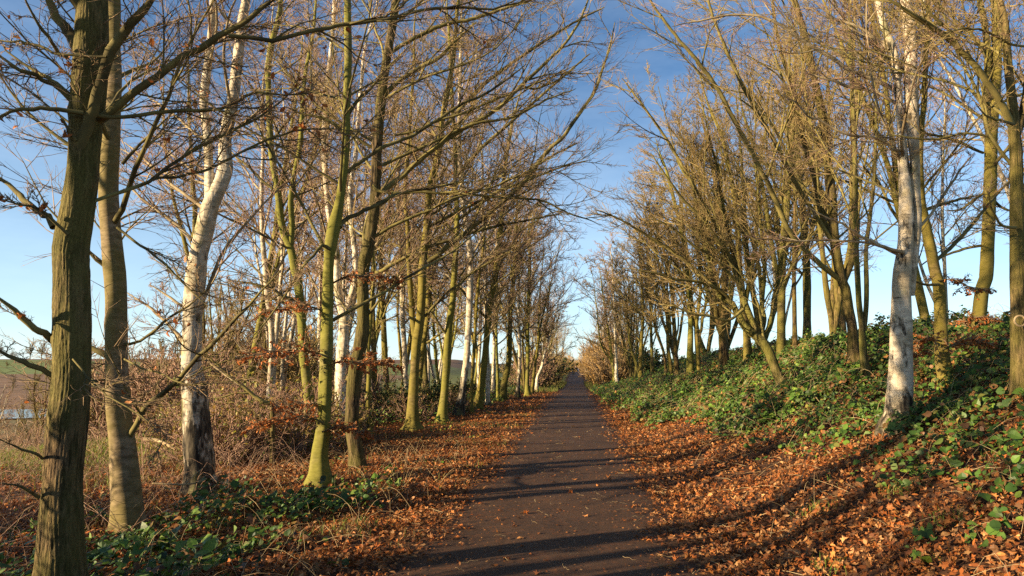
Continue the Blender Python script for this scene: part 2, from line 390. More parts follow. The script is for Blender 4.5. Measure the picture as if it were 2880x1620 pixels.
def leaf_verts(P, size, nz, kind, curl=1.0):
    """nz: unit normals; leaves spin freely around them"""
    V, T = TPL[kind]; n = len(P)
    a = nrm(np.cross(nz, rng.normal(size=(n, 3)))); b = np.cross(nz, a)
    sz = (size*rng.uniform(0.4, 1.5, n))[:, None, None]
    cu = (curl*rng.normal(0.3, 0.9, n))[:, None, None]; asp = rng.uniform(0.75, 1.1, n)[:, None, None]
    W = P[:, None]+sz*(V[None, :, 0:1]*asp*a[:, None]+V[None, :, 1:2]*b[:, None]+V[None, :, 2:3]*cu*nz[:, None])
    TT = (T[None]+(np.arange(n)*len(V))[:, None, None]).reshape(-1, 3)
    return W.reshape(-1, 3), TT, len(V)
def pal(n, cols, var=0.2):
    c = np.array(cols)[rng.integers(0, len(cols), n)]
    c2 = np.array(cols)[rng.integers(0, len(cols), n)]; w = rng.uniform(0, 0.6, (n, 1))
    return np.clip((c*(1-w)+c2*w)*rng.normal(1, var, (n, 1)).clip(0.4, 1.7), 0, 1)
DRY = [(0.36, 0.11, 0.025), (0.22, 0.07, 0.02), (0.42, 0.17, 0.045), (0.14, 0.05, 0.018), (0.36, 0.14, 0.035), (0.46, 0.25, 0.1), (0.1, 0.04, 0.018), (0.24, 0.12, 0.05), (0.3, 0.09, 0.02)]
BEECHL = [(0.42, 0.13, 0.03), (0.5, 0.2, 0.06), (0.32, 0.09, 0.02)]
GREEN = [(0.05, 0.105, 0.014), (0.085, 0.15, 0.018), (0.04, 0.085, 0.015), (0.14, 0.2, 0.025), (0.11, 0.15, 0.045)]
YGREEN = [(0.16, 0.19, 0.02), (0.25, 0.22, 0.02), (0.09, 0.13, 0.02), (0.28, 0.12, 0.02), (0.35, 0.26, 0.04)]
class LAcc:
    def __init__(s): s.V = []; s.T = []; s.C = []; s.n = 0
    def add(s, P, size, nz, kind, cols, curl=1.0, var=0.2):
        if len(P) == 0: return
        V, T, m = leaf_verts(P, size, nz, kind, curl)
        s.V.append(V); s.T.append(T+s.n); s.n += len(V); s.C.append(np.repeat(pal(len(P), cols, var), m, 0))
    def mesh(s, name, mat, origin=(0, 0, 0)):
        return mesh_from(name, np.concatenate(s.V)-np.asarray(origin), tris=np.concatenate(s.T), mats=[mat], smooth=False, tint=np.concatenate(s.C))
def leaves_obj(name, P, size, parent, base, cols=BEECHL, kind='oval', per=1):
    a = LAcc(); P = np.repeat(P, per, 0)+rng.normal(0, size*0.4*(per > 1), (len(P)*per, 3)); n = len(P)
    a.add(P-np.array([0, 0, size*0.4]), np.full(n, size), nrm(rng.normal(size=(n, 3))+np.array([0, 0, 0.3])), kind, cols, 1.6)
    return link(name, a.mesh(name, M['leaf'], base), parent)
#TREES#
# ------------------------------------------------------------------ traced trees, west (pond) side
tree('oak_tree', 'thick oak-like tree with deeply ridged bark closest to the camera', 4.8,
 ['168 1640 150,170 1600 143,176 1369 122,190 1201 117,204 1034 108,204 810 104,202 699 108,218 600 97,232 500 92,237 420 88,242 335 90,250 224 98,255 112 92,258 0 86,262 -200 76'],
 [('225 425 40,238 375 38,255 330 36,268 291 33,285 224 32,313 145 34,347 95 30,391 39 27,425 0 24,470 -90 18', 4.75, 4.5),
  ('262 345 30,313 313 27,358 274 25,414 235 24,475 190 22,531 151 21,587 120 20,643 84 17,704 50 15,766 0 12,850 -70 8', 4.8, 4.7),
  ('643 100 14,699 106 13,766 112 13,838 95 12,900 84 12,957 73 12,1052 59 11,1113 50 10,1163 34 9,1230 22 9,1303 20 8,1387 25 6,1450 8 5,1530 -20 3', 4.72, 5.4),
  ('250 320 16,313 330 13,391 324 13,475 313 12,559 310 11,615 307 10,671 285 9,720 258 8,800 270 7,870 262 5', 4.7, 5.2),
  ('235 318 15,190 312 15,140 306 15,90 305 14,56 308 13,0 326 12,-60 350 9', 4.65, 4.4),
  ('250 572 12,313 548 12,391 523 12,445 493 11,492 453 10,560 414 10,632 380 9,699 347 8,750 316 6,810 268 5,860 230 3', 4.8, 5.6),
  ('440 500 9,503 497 8,559 481 8,615 464 8,671 430 7,727 402 7,794 380 6,866 363 5,950 363 4,1040 370 3', 5.0, 5.6),
  ('225 150 42,208 112 40,188 85 34,168 60 30,150 30 28,128 -20 26,100 -90 20', 4.8, 4.9),
  ('215 290 18,201 280 17,151 240 16,118 222 15,100 212 14,56 196 12,0 157 11,-50 130 8', 4.8, 4.5),
  ('200 270 14,160 235 13,130 215 12,90 195 11,40 160 10,10 130 8', 4.85, 5.1),
  ('190 160 13,163 150 12,148 120 12,120 85 11,95 45 10,60 -30 8', 4.8, 4.4),
  ('300 160 9,250 160 9,200 156 9,150 147 9,105 128 10,70 120 11,40 116 10,-10 113 9', 4.55, 4.5),
  ('150 960 24,125 935 24,100 925 22,56 888 20,20 855 17,-30 820 14', 4.8, 4.5),
  ('148 1056 18,115 1040 18,84 1028 17,50 1014 15,0 989 14,-40 975 12', 4.8, 4.6),
  ('150 640 22,134 609 22,112 598 20,80 575 20,56 548 20,25 520 18,-20 485 16', 4.8, 5.0),
  ('190 660 12,150 620 11,112 590 10,56 575 9,0 560 8', 4.7, 4.4),
  ('120 1290 10,100 1275 10,60 1265 8,20 1245 7,-20 1230 6', 4.7, 4.4),
  ('110 1400 12,80 1380 11,40 1365 9,0 1362 8', 4.7, 4.5),
  ('215 395 14,195 375 12,185 350 11,172 330 9', 4.7, 4.6),
  ('205 1010 6,230 1040 6,262 1076 6,300 1110 5,360 1145 4,420 1190 3,470 1235 2', 4.6, 4.2)],
 'oak', top=11, clear=3.0, nl=7, rt=0.0015, n2=10, n3=9, n4=4, S=120, step=0.03, flare=0.4, rough=0.008, ridge=34, leafy=0.35, leafsize=0.055)
tree('beech_tree', 'smooth grey beech standing directly behind the ridged oak', 7.4,
 ['360 1475 92,354 1369 86,345 1257 80,332 1145 77,327 1034 72,326 922 66,325 810 64,316 699 62,306 559 58,309 447 56,316 335 46,322 224 40,320 112 36,321 0 36'],
 [('345 1262 12,372 1215 18,410 1145 18,450 1112 16,490 1078 15,525 1040 14,560 1000 13,600 965 12,650 910 11,690 868 9,735 820 7,790 760 5', 7.42, 6.6),
  ('345 970 10,395 960 9,440 925 9,480 890 8,530 860 7,580 815 5', 7.4, 7.0),
  ('300 1000 22,270 985 18,240 970 14,190 955 10,120 945 8', 7.4, 7.4),
  ('310 760 16,285 740 14,262 720 12,240 700 9', 7.4, 7.3),
  ('345 460 12,380 420 9,440 360 7,470 330 6,500 300 5', 7.3, 7.0),
  ('350 1010 6,400 1035 6,450 1050 6,520 1080 4,600 1075 3', 7.2, 6.6),
  ('330 640 9,380 680 8,450 730 7,520 800 6,580 860 4', 7.3, 6.9)],
 'beech', top=12, clear=1.6, nl=15, rt=0.0018, n2=9, n3=9, n4=4, S=36, step=0.06, flare=0.3, rough=0.006, leafy=0.12, leafsize=0.055)
tree('birch_tree', 'forked silver birch with a rough black base, three trunks in from the pond', 9.5,
 ['556 1395 90,558 1369 84,562 1313 82,553 1201 84,545 1089 72,538 1034 62,541 922 53,548 810 55,558 727 50,577 643 52,594 575 50,612 535 44,633 480 40,633 391 34,655 280 33,668 168 31,683 56 28,694 -10 24,705 -80 20',
  '594 575 34,590 520 30,589 480 28,584 391 28,574 280 27,587 168 24,598 56 21,600 -20 18'],
 [('590 1338 26,612 1352 20,640 1360 12,668 1362 6', 9.5, 9.4),
  ('540 675 12,525 660 12,480 620 11,440 590 10,400 560 9,360 520 7', 9.5, 9.7),
  ('575 590 12,560 575 12,510 540 10,450 490 9,400 440 7,350 400 5', 9.5, 9.9),
  ('600 520 10,570 500 9,530 470 8,490 440 7,440 400 5', 9.5, 9.8),
  ('600 415 9,560 385 8,510 340 8,460 300 7,410 270 5', 9.5, 10),
  ('640 380 8,690 340 7,740 300 6,790 240 5', 9.5, 9.2),
  ('525 980 9,505 950 10,480 920 10,440 880 9,400 850 7,350 820 5', 9.5, 9.8),
  ('575 1010 7,620 1045 6,680 1090 3', 9.5, 9.3),
  ('525 870 10,500 850 9,460 825 8,420 800 6', 9.5, 9.5)],
 'birchd', top=13, clear=2.6, nl=17, rt=0.0019, n2=9, n3=9, n4=4, S=36, step=0.07, flare=0.35, rough=0.02)
tree('broken_tree', 'thin broken stub of a tree whose one bent branch reaches sideways', 12.5,
 ['766 1285 15,767 1230 14,766 1180 13,766 1150 14,767 1127 12'],
 [('767 1132 14,745 1132 13,725 1120 12,705 1105 11,690 1092 10,670 1075 9,650 1062 8,625 1040 7,600 1015 6,575 990 4,560 960 3', 12.5, 12.2),
  ('700 1105 7,680 1106 6,660 1106 5,640 1112 5,610 1120 4,570 1118 3', 12.4, 12.2)],
 'oak2', top=1.0, clear=6, nl=0, rt=0.0020, n2=8, n3=7, n4=3, S=12, flare=0.2)
tree('beech_tree', 'slender beech with a knobbly kink in its trunk and copper leaves low down', 9.8,
 ['897 1365 66,899 1340 56,899 1280 43,911 1183 39,917 1038 36,921 893 34,924 748 32,930 690 37,940 632 40,950 590 30,960 531 23,973 419 22,976 280 22,979 168 21,978 56 20,976 -20 18'],
 [('955 640 14,968 620 13,1024 593 11,1070 572 10,1113 548 9,1160 536 8,1230 528 6,1300 505 4', 9.8, 10.5),
  ('965 500 10,984 475 11,1020 452 11,1068 419 11,1120 398 10,1163 380 10,1225 341 9,1292 296 8,1359 268 7,1432 218 6,1480 180 4', 9.8, 11),
  ('925 700 12,905 690 10,880 720 9,850 752 8,820 800 7,790 850 6,760 890 5,700 960 4', 9.7, 9.0),
  ('970 380 10,940 350 9,900 330 8,850 320 7,800 300 5', 9.8, 9.6),
  ('975 330 8,1010 280 8,1050 240 7,1100 180 6,1150 130 4', 9.8, 10)],
 'green', top=13, clear=2.8, nl=15, rt=0.0020, n2=8, n3=8, n4=4, S=30, step=0.07, flare=0.5, leafy=0.1, leafsize=0.05)
tree('oak_tree', 'ridged oak-like trunk with mossy limbs arching over the path', 11.8,
 ['1004 1300 44,1000 1260 42,990 1200 41,991 1135 41,999 1038 41,1009 990 38,1018 940 40,1022 893 36,1021 797 33,1025 740 34,1035 699 33,1048 620 29,1055 559 30,1058 470 27,1062 391 27,1072 280 26,1087 168 24,1106 56 22,1113 0 20'],
 [('1095 150 12,1160 110 12,1250 70 11,1340 50 10,1430 20 8,1520 -10 6,1600 -40 4', 11.8, 12.2),
  ('1060 470 10,1130 440 10,1220 400 9,1330 350 8,1440 330 7,1540 280 5,1620 250 3', 11.8, 12.4),
  ('1052 560 16,1068 548 16,1100 520 15,1135 492 15,1191 442 14,1225 415 16,1264 386 15,1331 347 12,1404 302 11,1471 235 10,1527 184 9,1583 129 8,1627 67 7,1650 10 5,1665 -50 4', 11.8, 12.5),
  ('1070 280 15,1085 263 15,1120 230 13,1163 201 13,1200 180 12,1236 162 11,1270 125 10,1303 95 8,1340 60 6', 11.8, 12),
  ('1050 520 8,1060 535 9,1100 543 9,1191 539 9,1240 545 8,1303 545 8,1360 550 7,1415 556 7,1470 558 6,1527 565 6,1570 585 5,1610 604 5,1650 616 4,1694 632 3', 11.6, 11.5),
  ('1040 770 8,1070 765 12,1090 750 12,1120 735 10,1150 718 8,1190 700 6', 11.8, 11.6),
  ('1035 880 14,1050 868 13,1065 845 9', 11.8, 11.7),
  ('1060 420 10,1020 400 9,980 370 8,930 340 7,880 310 5', 11.8, 11.5),
  ('1110 380 6,1160 370 7,1230 340 7,1300 320 7,1380 285 6,1440 262 6,1520 230 5,1600 200 3', 11.8, 12.5),
  ('1470 240 6,1500 250 6,1560 230 5,1620 190 4', 12.4, 12.6)],
 'oak2', top=14, clear=4, nl=14, rt=0.0023, n2=8, n3=8, n4=4, S=64, step=0.05, flare=0.35, rough=0.01, ridge=26, leafy=0.05, leafsize=0.06)
tree('beech_tree', 'pair-stemmed mossy beech tilted towards the pond beyond the broken stub', 16,
 ['876 1225 32,875 1198 30,865 1086 27,853 990 25,848 893 24,839 797 24,828 755 23,817 699 22,794 643 21,780 531 20,762 419 19,757 300 18,755 196 17,765 120 16,783 56 15,790 0 14',
  '817 699 16,822 640 15,818 560 15,830 480 14,845 400 13,850 300 12,860 200 11,880 100 9'],
 [('845 850 10,830 842 12,800 835 11,770 815 9,720 800 7,660 790 5', 16, 15.5),
  ('780 540 9,740 510 8,700 470 7,650 430 5', 16, 16), ('762 400 9,800 350 8,840 300 6', 16, 16)],
 'green', top=14, clear=3.5, nl=22, rt=0.0029, n2=9, n3=8, n4=4, S=20, leafy=0.06, leafsize=0.06)
tree('birch_tree', 'gleaming white birch dividing low behind the ridged trunk beside the kinked beech', 18,
 ['961 1185 33,960 1169 32,957 1100 30,958 1040 31,962 990 32,966 940 30,968 893 28,955 840 24,948 780 22,945 700 20,925 600 17,915 480 16,912 380 15,920 250 13,935 100 11,940 0 9',
  '968 893 22,985 840 19,998 790 18,1000 720 16,990 640 15,985 540 14,1000 440 12,1010 300 10'],
 [('968 890 9,1010 850 9,1060 800 8,1100 740 7,1150 660 6,1200 590 5', 18, 18)], 'birchw', top=14, clear=4, nl=22, rt=0.0031, n2=9, n3=8, n4=4, S=18)
tree('slim_tree', 'slim crooked young tree just beyond the ridged trunk on the verge', 17,
 ['1040 1205 15,1037 1180 13,1035 1120 13,1038 1060 12,1036 990 12,1040 930 11,1045 860 10,1052 760 9,1050 660 8'],
 [], 'green', top=8.5, clear=2, nl=12, rt=0.0027, n2=7, n3=6, n4=3, S=12, flare=0.2)
tree('beech_tree', 'mossy tree forking at head height whose long bough climbs over the path', 19.5,
 ['1160 1208 44,1160 1190 34,1161 1135 28,1166 1038 25,1171 965 29,1178 920 27,1184 869 24,1188 800 26,1188 755 24,1200 643 20,1208 531 18,1230 447 17,1245 335 16,1262 240 14,1275 168 12,1286 28 10',
  '1170 960 18,1160 900 16,1157 845 15,1150 748 14,1147 650 13,1140 540 12,1150 400 10,1160 250 8'],
 [('1240 370 12,1300 300 12,1370 230 11,1450 170 9,1540 110 8,1620 60 6,1700 20 4', 19.5, 19),
  ('1200 640 9,1300 590 9,1400 540 8,1500 500 7,1580 470 5,1660 450 3', 19.5, 19.5),
  ('1188 700 9,1280 670 9,1380 640 8,1480 620 6,1580 600 4', 19.5, 20),
  ('1188 745 16,1205 735 17,1230 718 16,1258 693 16,1280 678 15,1303 660 14,1359 615 13,1404 576 13,1440 545 13,1471 514 13,1500 480 12,1521 447 12,1550 415 11,1583 386 11,1605 355 10,1627 324 10,1645 298 9,1666 268 9,1682 235 8,1694 196 7,1715 130 5,1730 60 3', 19.5, 19.5),
  ('1195 890 8,1230 850 8,1260 820 7,1310 790 5', 19.5, 19.3)],
 'green', top=15, clear=4.5, nl=14, rt=0.0034, n2=8, n3=8, n4=4, S=22, leafy=0.03, leafsize=0.07)
tree('beech_tree', 'tall smooth beech with a pale grey foot two trunks before the dark-footed birch', 22,
 ['1244 1190 32,1244 1175 27,1252 1086 22,1258 990 21,1261 940 20,1266 893 19,1274 840 17,1276 797 16,1283 700 15,1284 640 14,1286 587 14,1280 520 12,1281 447 12,1275 340 11,1268 200 9,1262 80 7'],
 [('1281 500 10,1350 420 10,1430 350 9,1510 280 8,1590 210 6,1660 150 4', 22, 22),
  ('1284 620 9,1370 560 9,1460 500 8,1550 440 6,1630 400 4', 22, 22.5),
  ('1275 830 8,1300 790 8,1340 760 7,1390 730 6,1450 700 4', 22, 21.5), ('1262 950 7,1240 920 7,1215 880 6,1190 860 4', 22, 21.5)],
 'green', top=15, clear=4.5, nl=22, rt=0.0035, n2=9, n3=8, n4=3, S=18)
tree('birch_tree', 'curving white birch with a leaning black foot on the pond side of the path', 25,
 ['1288 1172 30,1293 1150 26,1300 1100 20,1303 1077 18,1312 1014 17,1316 950 17,1319 893 17,1322 797 18,1324 727 17,1314 643 17,1302 570 15,1299 500 14,1292 447 13,1292 335 11,1295 168 9,1298 60 7'],
 [('1318 640 7,1345 590 7,1365 540 6,1380 480 4', 25, 25)], 'birchd', top=17, clear=6, nl=22, rt=0.0037, n2=9, n3=8, n4=3, S=18, flare=0.4)
W = [ # (label, D, trace, species, top)
 ('thin straight pole of a tree between the curving birch and the next mossy trunk', 27, '1327 1150 9,1326 1100 9,1332 1000 9,1338 900 8,1345 800 8', 'green', 11),
 ('mossy trunk leaning over the path with thick base after the curving birch', 30, '1343 1145 26,1350 1110 21,1360 1038 19,1372 917 18,1380 845 17,1394 772 15,1401 700 14,1412 600 13,1420 480 11,1440 350 9', 'green', 15),
 ('pale tree set close behind the mossy trunk after the curving birch', 32, '1372 1125 12,1372 1050 12,1368 950 12,1366 850 11,1362 700 10,1356 560 9', 'birchw', 15),
 ('mossy trunk kinked halfway and lit yellow-green far along the pond verge', 38, '1415 1115 20,1418 1080 17,1430 1020 16,1433 942 15,1438 845 13,1448 740 11,1452 640 9', 'maple', 14),
 ('thin birch with a blackened foot far along the pond verge', 41, '1456 1106 13,1459 1070 10,1462 1000 9,1459 900 8,1458 800 8,1462 680 6', 'birchd', 14),
 ('straight lime-green trunk last in the row before the verge thicket', 43, '1484 1110 17,1482 1080 13,1484 1000 12,1484 900 11,1488 800 10,1490 700 8', 'green', 13),
 ('cream-barked young tree spreading from its foot beside the verge thicket', 52, '1509 1092 9,1512 1060 8,1524 1030 7,1532 990 6,1545 950 5', 'birchw', 8),
 ('tree tilted towards the pond in the second rank behind the forked mossy tree', 28, '1092 1110 20,1088 1080 18,1082 1000 17,1078 893 16,1074 800 14,1070 700 13,1066 560 10', 'green', 14),
 ('dark upright trunk close behind the forked mossy tree', 34, '1196 1080 20,1194 1050 18,1192 980 16,1190 900 14', 'oak2', 13),
 ('speckled birch trunk in the second rank between ridged trunk and forked tree', 30, '1142 1090 14,1140 1060 14,1138 980 14,1132 893 14,1130 800 13,1126 700 11,1118 560 9', 'birch', 15),
 ('dark mossy trunk right behind the slim crooked young tree', 26, '1060 1140 20,1056 1110 18,1053 1030 17,1050 940 15,1048 850 13', 'oak2', 13),
 ('thin pale stem leaning towards the pond behind the forked tree', 38, '1222 1072 8,1215 1040 8,1208 1000 8,1203 960 7,1196 900 6', 'birchw', 11),
 ('thin stem leaning towards the pond before the tall smooth beech', 36, '1234 1075 9,1228 1030 9,1222 960 8,1218 893 8,1210 800 7,1205 700 5', 'green', 12),
 ('thin upright stem between leaning mossy trunk and kinked trunk', 36, '1400 1112 9,1400 1060 9,1397 990 8,1396 900 7,1398 780 6', 'green', 11),
 ('white birch pole in the second rank behind the kinked trunk', 46, '1386 1095 10,1388 1040 10,1390 960 9,1392 860 9,1396 740 7', 'birchw', 14),
 ('white birch seen through the gap behind the leaning mossy trunk', 44, '1345 1095 9,1346 1040 9,1350 960 9,1352 860 8,1350 740 7', 'birchw', 14),
]
for lab, D, s, spc, top in W:
    rt = 0.0007+D*0.00012
    tree('birch_tree' if 'birch' in spc else 'mossy_tree', lab, D, [s], [], spc, top=top, clear=top*0.28, nl=17, rt=rt, n2=8, n3=7, n4=3, S=14, step=0.2, flare=0.6, bias=(0.3, 0, 0), l1=0.4)
# ------------------------------------------------------------------ traced trees, bank side
tree('birch_tree', 'big twin-stemmed white birch with peeling bark on the bank', 9.0,
 ['2527 1195 92,2528 1168 76,2531 1100 70,2533 1034 67,2533 922 61,2534 810 57,2537 760 54,2546 690 50,2549 600 44,2547 540 40,2543 480 34,2540 447 32,2532 336 24,2524 224 23,2513 140 22,2490 84 20,2468 0 18,2450 -70 15',
  '2560 830 26,2572 720 26,2580 620 26,2574 520 30,2573 447 30,2565 336 42,2562 224 39,2560 112 37,2548 0 32,2540 -90 28',
  '2567 165 16,2580 120 15,2592 60 13,2600 0 12,2608 -60 9'],
 [('2520 262 12,2513 252 12,2480 234 13,2452 221 13,2420 208 13,2385 196 12,2350 170 12,2312 145 12,2280 128 11,2256 112 11,2225 92 10,2200 73 9,2150 50 8,2090 40 7,2020 48 6,1960 60 5,1890 75 4', 9.0, 9.6),
  ('2525 300 10,2518 290 10,2485 270 11,2450 255 11,2420 250 10,2385 243 10,2350 230 9,2300 216 8,2260 205 6', 9.0, 9.2),
  ('2535 425 9,2507 419 9,2490 400 8,2452 386 8,2410 382 8,2380 376 8,2340 358 7,2300 335 7,2273 328 6,2240 290 6,2200 268 5', 8.9, 8.6),
  ('2540 710 12,2505 702 11,2470 690 10,2452 679 9,2420 665 8,2385 640 7,2350 620 6,2312 604 5,2270 580 4', 8.9, 8.3),
  ('2530 720 9,2505 706 8,2465 690 7,2424 681 7,2370 678 7,2312 677 6,2256 678 5,2200 676 5,2120 672 4', 8.9, 8.8),
  ('2500 140 9,2480 122 9,2440 90 8,2400 70 8,2360 55 7,2300 40 6', 9.0, 9.4),
  ('2585 640 9,2620 600 9,2660 540 8,2700 480 7,2740 430 5', 9.0, 9.4)],
 'birchr', top=13, clear=3.0, nl=12, rt=0.0018, n2=7, n3=8, n4=4, S=36, step=0.06, flare=0.35, rough=0.012)
tree('beech_tree', 'smooth beech leaning from the bank just behind the big white birch', 9.9,
 ['2680 1125 54,2672 1095 46,2660 1050 40,2654 1034 39,2647 980 38,2646 922 38,2641 810 36,2629 760 35,2618 700 33,2611 671 32,2598 600 27,2591 559 25,2588 447 20,2592 360 18,2600 280 17,2603 168 16,2608 60 14,2612 -20 12'],
 [('2640 800 10,2600 800 8,2570 790 6,2540 780 4', 9.8, 9.4), ('2605 590 10,2650 575 10,2700 560 9,2760 548 6', 9.9, 10.2),
  ('2625 740 12,2670 700 13,2710 660 12,2760 600 10,2810 540 8,2850 500 5', 9.9, 11)],
 'green', top=12, clear=2.6, nl=22, rt=0.0019, n2=10, n3=8, n4=4, S=28, step=0.07, flare=0.45, leafy=0.06, leafsize=0.05)
tree('beech_tree', 'grey-green beech dividing high up with copper leaves round its foot', 12,
 ['2738 1000 44,2742 960 44,2749 922 43,2762 810 41,2772 783 41,2779 671 40,2784 559 38,2787 470 36,2788 391 35,2795 300 34,2800 250 30,2803 150 28,2802 56 26,2798 0 24,2790 -80 20',
  '2790 400 26,2775 330 24,2772 250 23,2778 160 22,2768 60 20,2755 0 18'],
 [('2765 430 9,2740 420 10,2700 400 10,2650 385 9,2600 375 8,2560 372 6', 12, 11.5), ('2775 540 10,2740 560 9,2700 590 8,2660 590 6', 12, 12.2),
  ('2770 690 10,2730 695 9,2680 710 9,2630 730 7', 12, 12.2), ('2790 560 9,2830 590 9,2880 600 8', 12, 12)],
 'green', top=14, clear=3, nl=22, rt=0.0023, n2=9, n3=8, n4=4, S=28, step=0.08, flare=0.35)
tree('oak_tree', 'tree at the edge of view with a ring scar and a dark bough arching inward', 8.0,
 ['2872 1110 58,2870 1060 54,2866 980 50,2864 922 49,2862 783 48,2861 671 46,2859 559 42,2857 447 38,2852 380 38,2850 330 34,2843 252 26,2836 190 25,2832 140 24,2826 67 22,2812 0 20,2800 -70 17',
  '2856 400 22,2872 330 20,2885 250 18,2890 150 16,2888 40 14'],
 [('2850 370 24,2838 336 24,2822 302 23,2804 274 22,2782 238 22,2759 207 21,2732 175 20,2703 145 20,2675 115 19,2647 92 18,2612 68 16,2580 50 14,2545 28 12,2513 5 10,2480 -25 8', 8.0, 7.2),
  ('2855 640 12,2820 636 9,2800 610 8,2785 570 7,2778 540 5', 7.9, 7.3),
  ('2700 140 10,2680 95 10,2640 60 9,2600 20 8,2585 -20 6', 7.5, 7.3),
  ('2850 350 11,2820 340 9,2780 330 7,2740 290 5', 7.8, 7.2),
  ('2885 130 9,2840 125 8,2780 90 8,2720 80 7,2660 92 5', 7.6, 7.0),
  ('2790 385 8,2720 375 8,2660 385 8,2600 392 7,2550 385 6,2490 380 4', 8.5, 8.5)],
 'oak2', top=12, clear=3, nl=19, rt=0.0018, n2=10, n3=8, n4=4, S=64, step=0.05, flare=0.35, rough=0.01, ridge=26)
tree('maple_tree', 'sunlit mossy trunk left of the slim forked pair on the bank, sweeping inward', 14,
 ['2404 1015 38,2400 985 32,2397 922 29,2386 866 30,2378 810 31,2366 783 31,2347 671 30,2341 559 26,2327 447 24,2316 336 23,2290 220 20,2267 112 18,2234 0 15,2210 -60 12',
  '2372 790 24,2400 720 18,2410 640 17,2406 520 16,2400 400 14,2396 280 12,2402 120 9,2405 0 7',
  '2346 680 16,2310 600 15,2290 500 14,2260 400 13,2240 280 12,2200 160 10,2180 60 8'],
 [('2366 790 18,2310 745 17,2260 700 16,2215 640 16,2180 560 15,2150 500 14,2110 420 14,2060 330 13,2019 251 12,1960 170 11,1900 100 9,1835 11 7,1800 -50 6', 14, 12.5),
  ('2347 690 14,2290 600 13,2230 500 13,2180 400 12,2120 300 11,2060 180 10,2010 60 8,1985 -30 7', 14, 13)],
 'ash', top=14, clear=2.6, nl=18, rt=0.0026, n2=8, n3=8, n4=4, S=26, step=0.09, bias=(-0.25, 0, 0))
tree('slim_tree', 'slim forked pair of stems rising from one foot on the leaf-strewn bank', 12.5,
 ['2440 1070 30,2436 1050 26,2428 990 22,2424 922 20,2416 860 18,2413 810 18,2408 700 16,2406 560 15,2404 400 13,2398 280 12,2392 150 10,2388 0 8',
  '2430 930 14,2436 860 14,2437 800 14,2436 700 12,2448 600 11,2460 480 10,2464 340 8'],
 [], 'ash', top=13, clear=2.6, nl=22, rt=0.0024, n2=9, n3=8, n4=4, S=18, step=0.1)
tree('hawthorn_tree', 'twisted mossy thorn tree bending down the bank towards the path', 16.5,
 ['2200 1075 34,2188 1056 27,2175 1020 26,2163 990 27,2150 968 28,2138 953 29,2118 938 26,2101 924 25,2088 908 22,2080 890 21,2068 870 19,2059 853 18,2045 844 16,2030 837 15,2008 800 13,1995 740 11,1980 680 9,1965 600 8',
  '2150 968 18,2125 925 19,2110 890 18,2095 850 17,2080 800 16,2070 740 15,2050 660 13,2030 560 11,2020 480 9',
  '2140 955 16,2160 930 15,2172 890 15,2178 840 15,2190 780 14,2200 700 13,2215 600 12,2222 480 10',
  '2138 950 12,2150 900 12,2143 860 12,2146 810 12,2150 740 11,2140 640 9,2130 520 7'],
 [('2036 837 10,1960 760 10,1880 700 9,1800 650 7,1730 610 5,1670 590 3', 16.5, 15.5),
  ('2080 800 10,2020 650 10,1950 520 9,1880 400 8,1810 300 6,1750 220 4', 16.5, 15.5),
  ('2059 853 12,2030 820 11,1990 800 10,1950 790 9,1900 785 7,1850 770 6,1790 760 4', 16.5, 15.5),
  ('2080 800 10,2040 760 10,2000 720 9,1950 690 8,1890 640 6,1830 610 4', 16.5, 15.5),
  ('2070 740 10,2030 690 10,1980 620 9,1920 560 8,1870 490 6,1830 430 4', 16.5, 15.5),
  ('2090 870 9,2050 900 8,2000 890 7,1940 880 5,1880 850 4', 16.2, 15.5)],
 'ash', top=9.0, clear=1.2, nl=28, rt=0.0029, n2=9, n3=8, n4=4, S=18, step=0.1, flare=0.3, l1=0.5, bias=(-0.5, -0.1, 0))
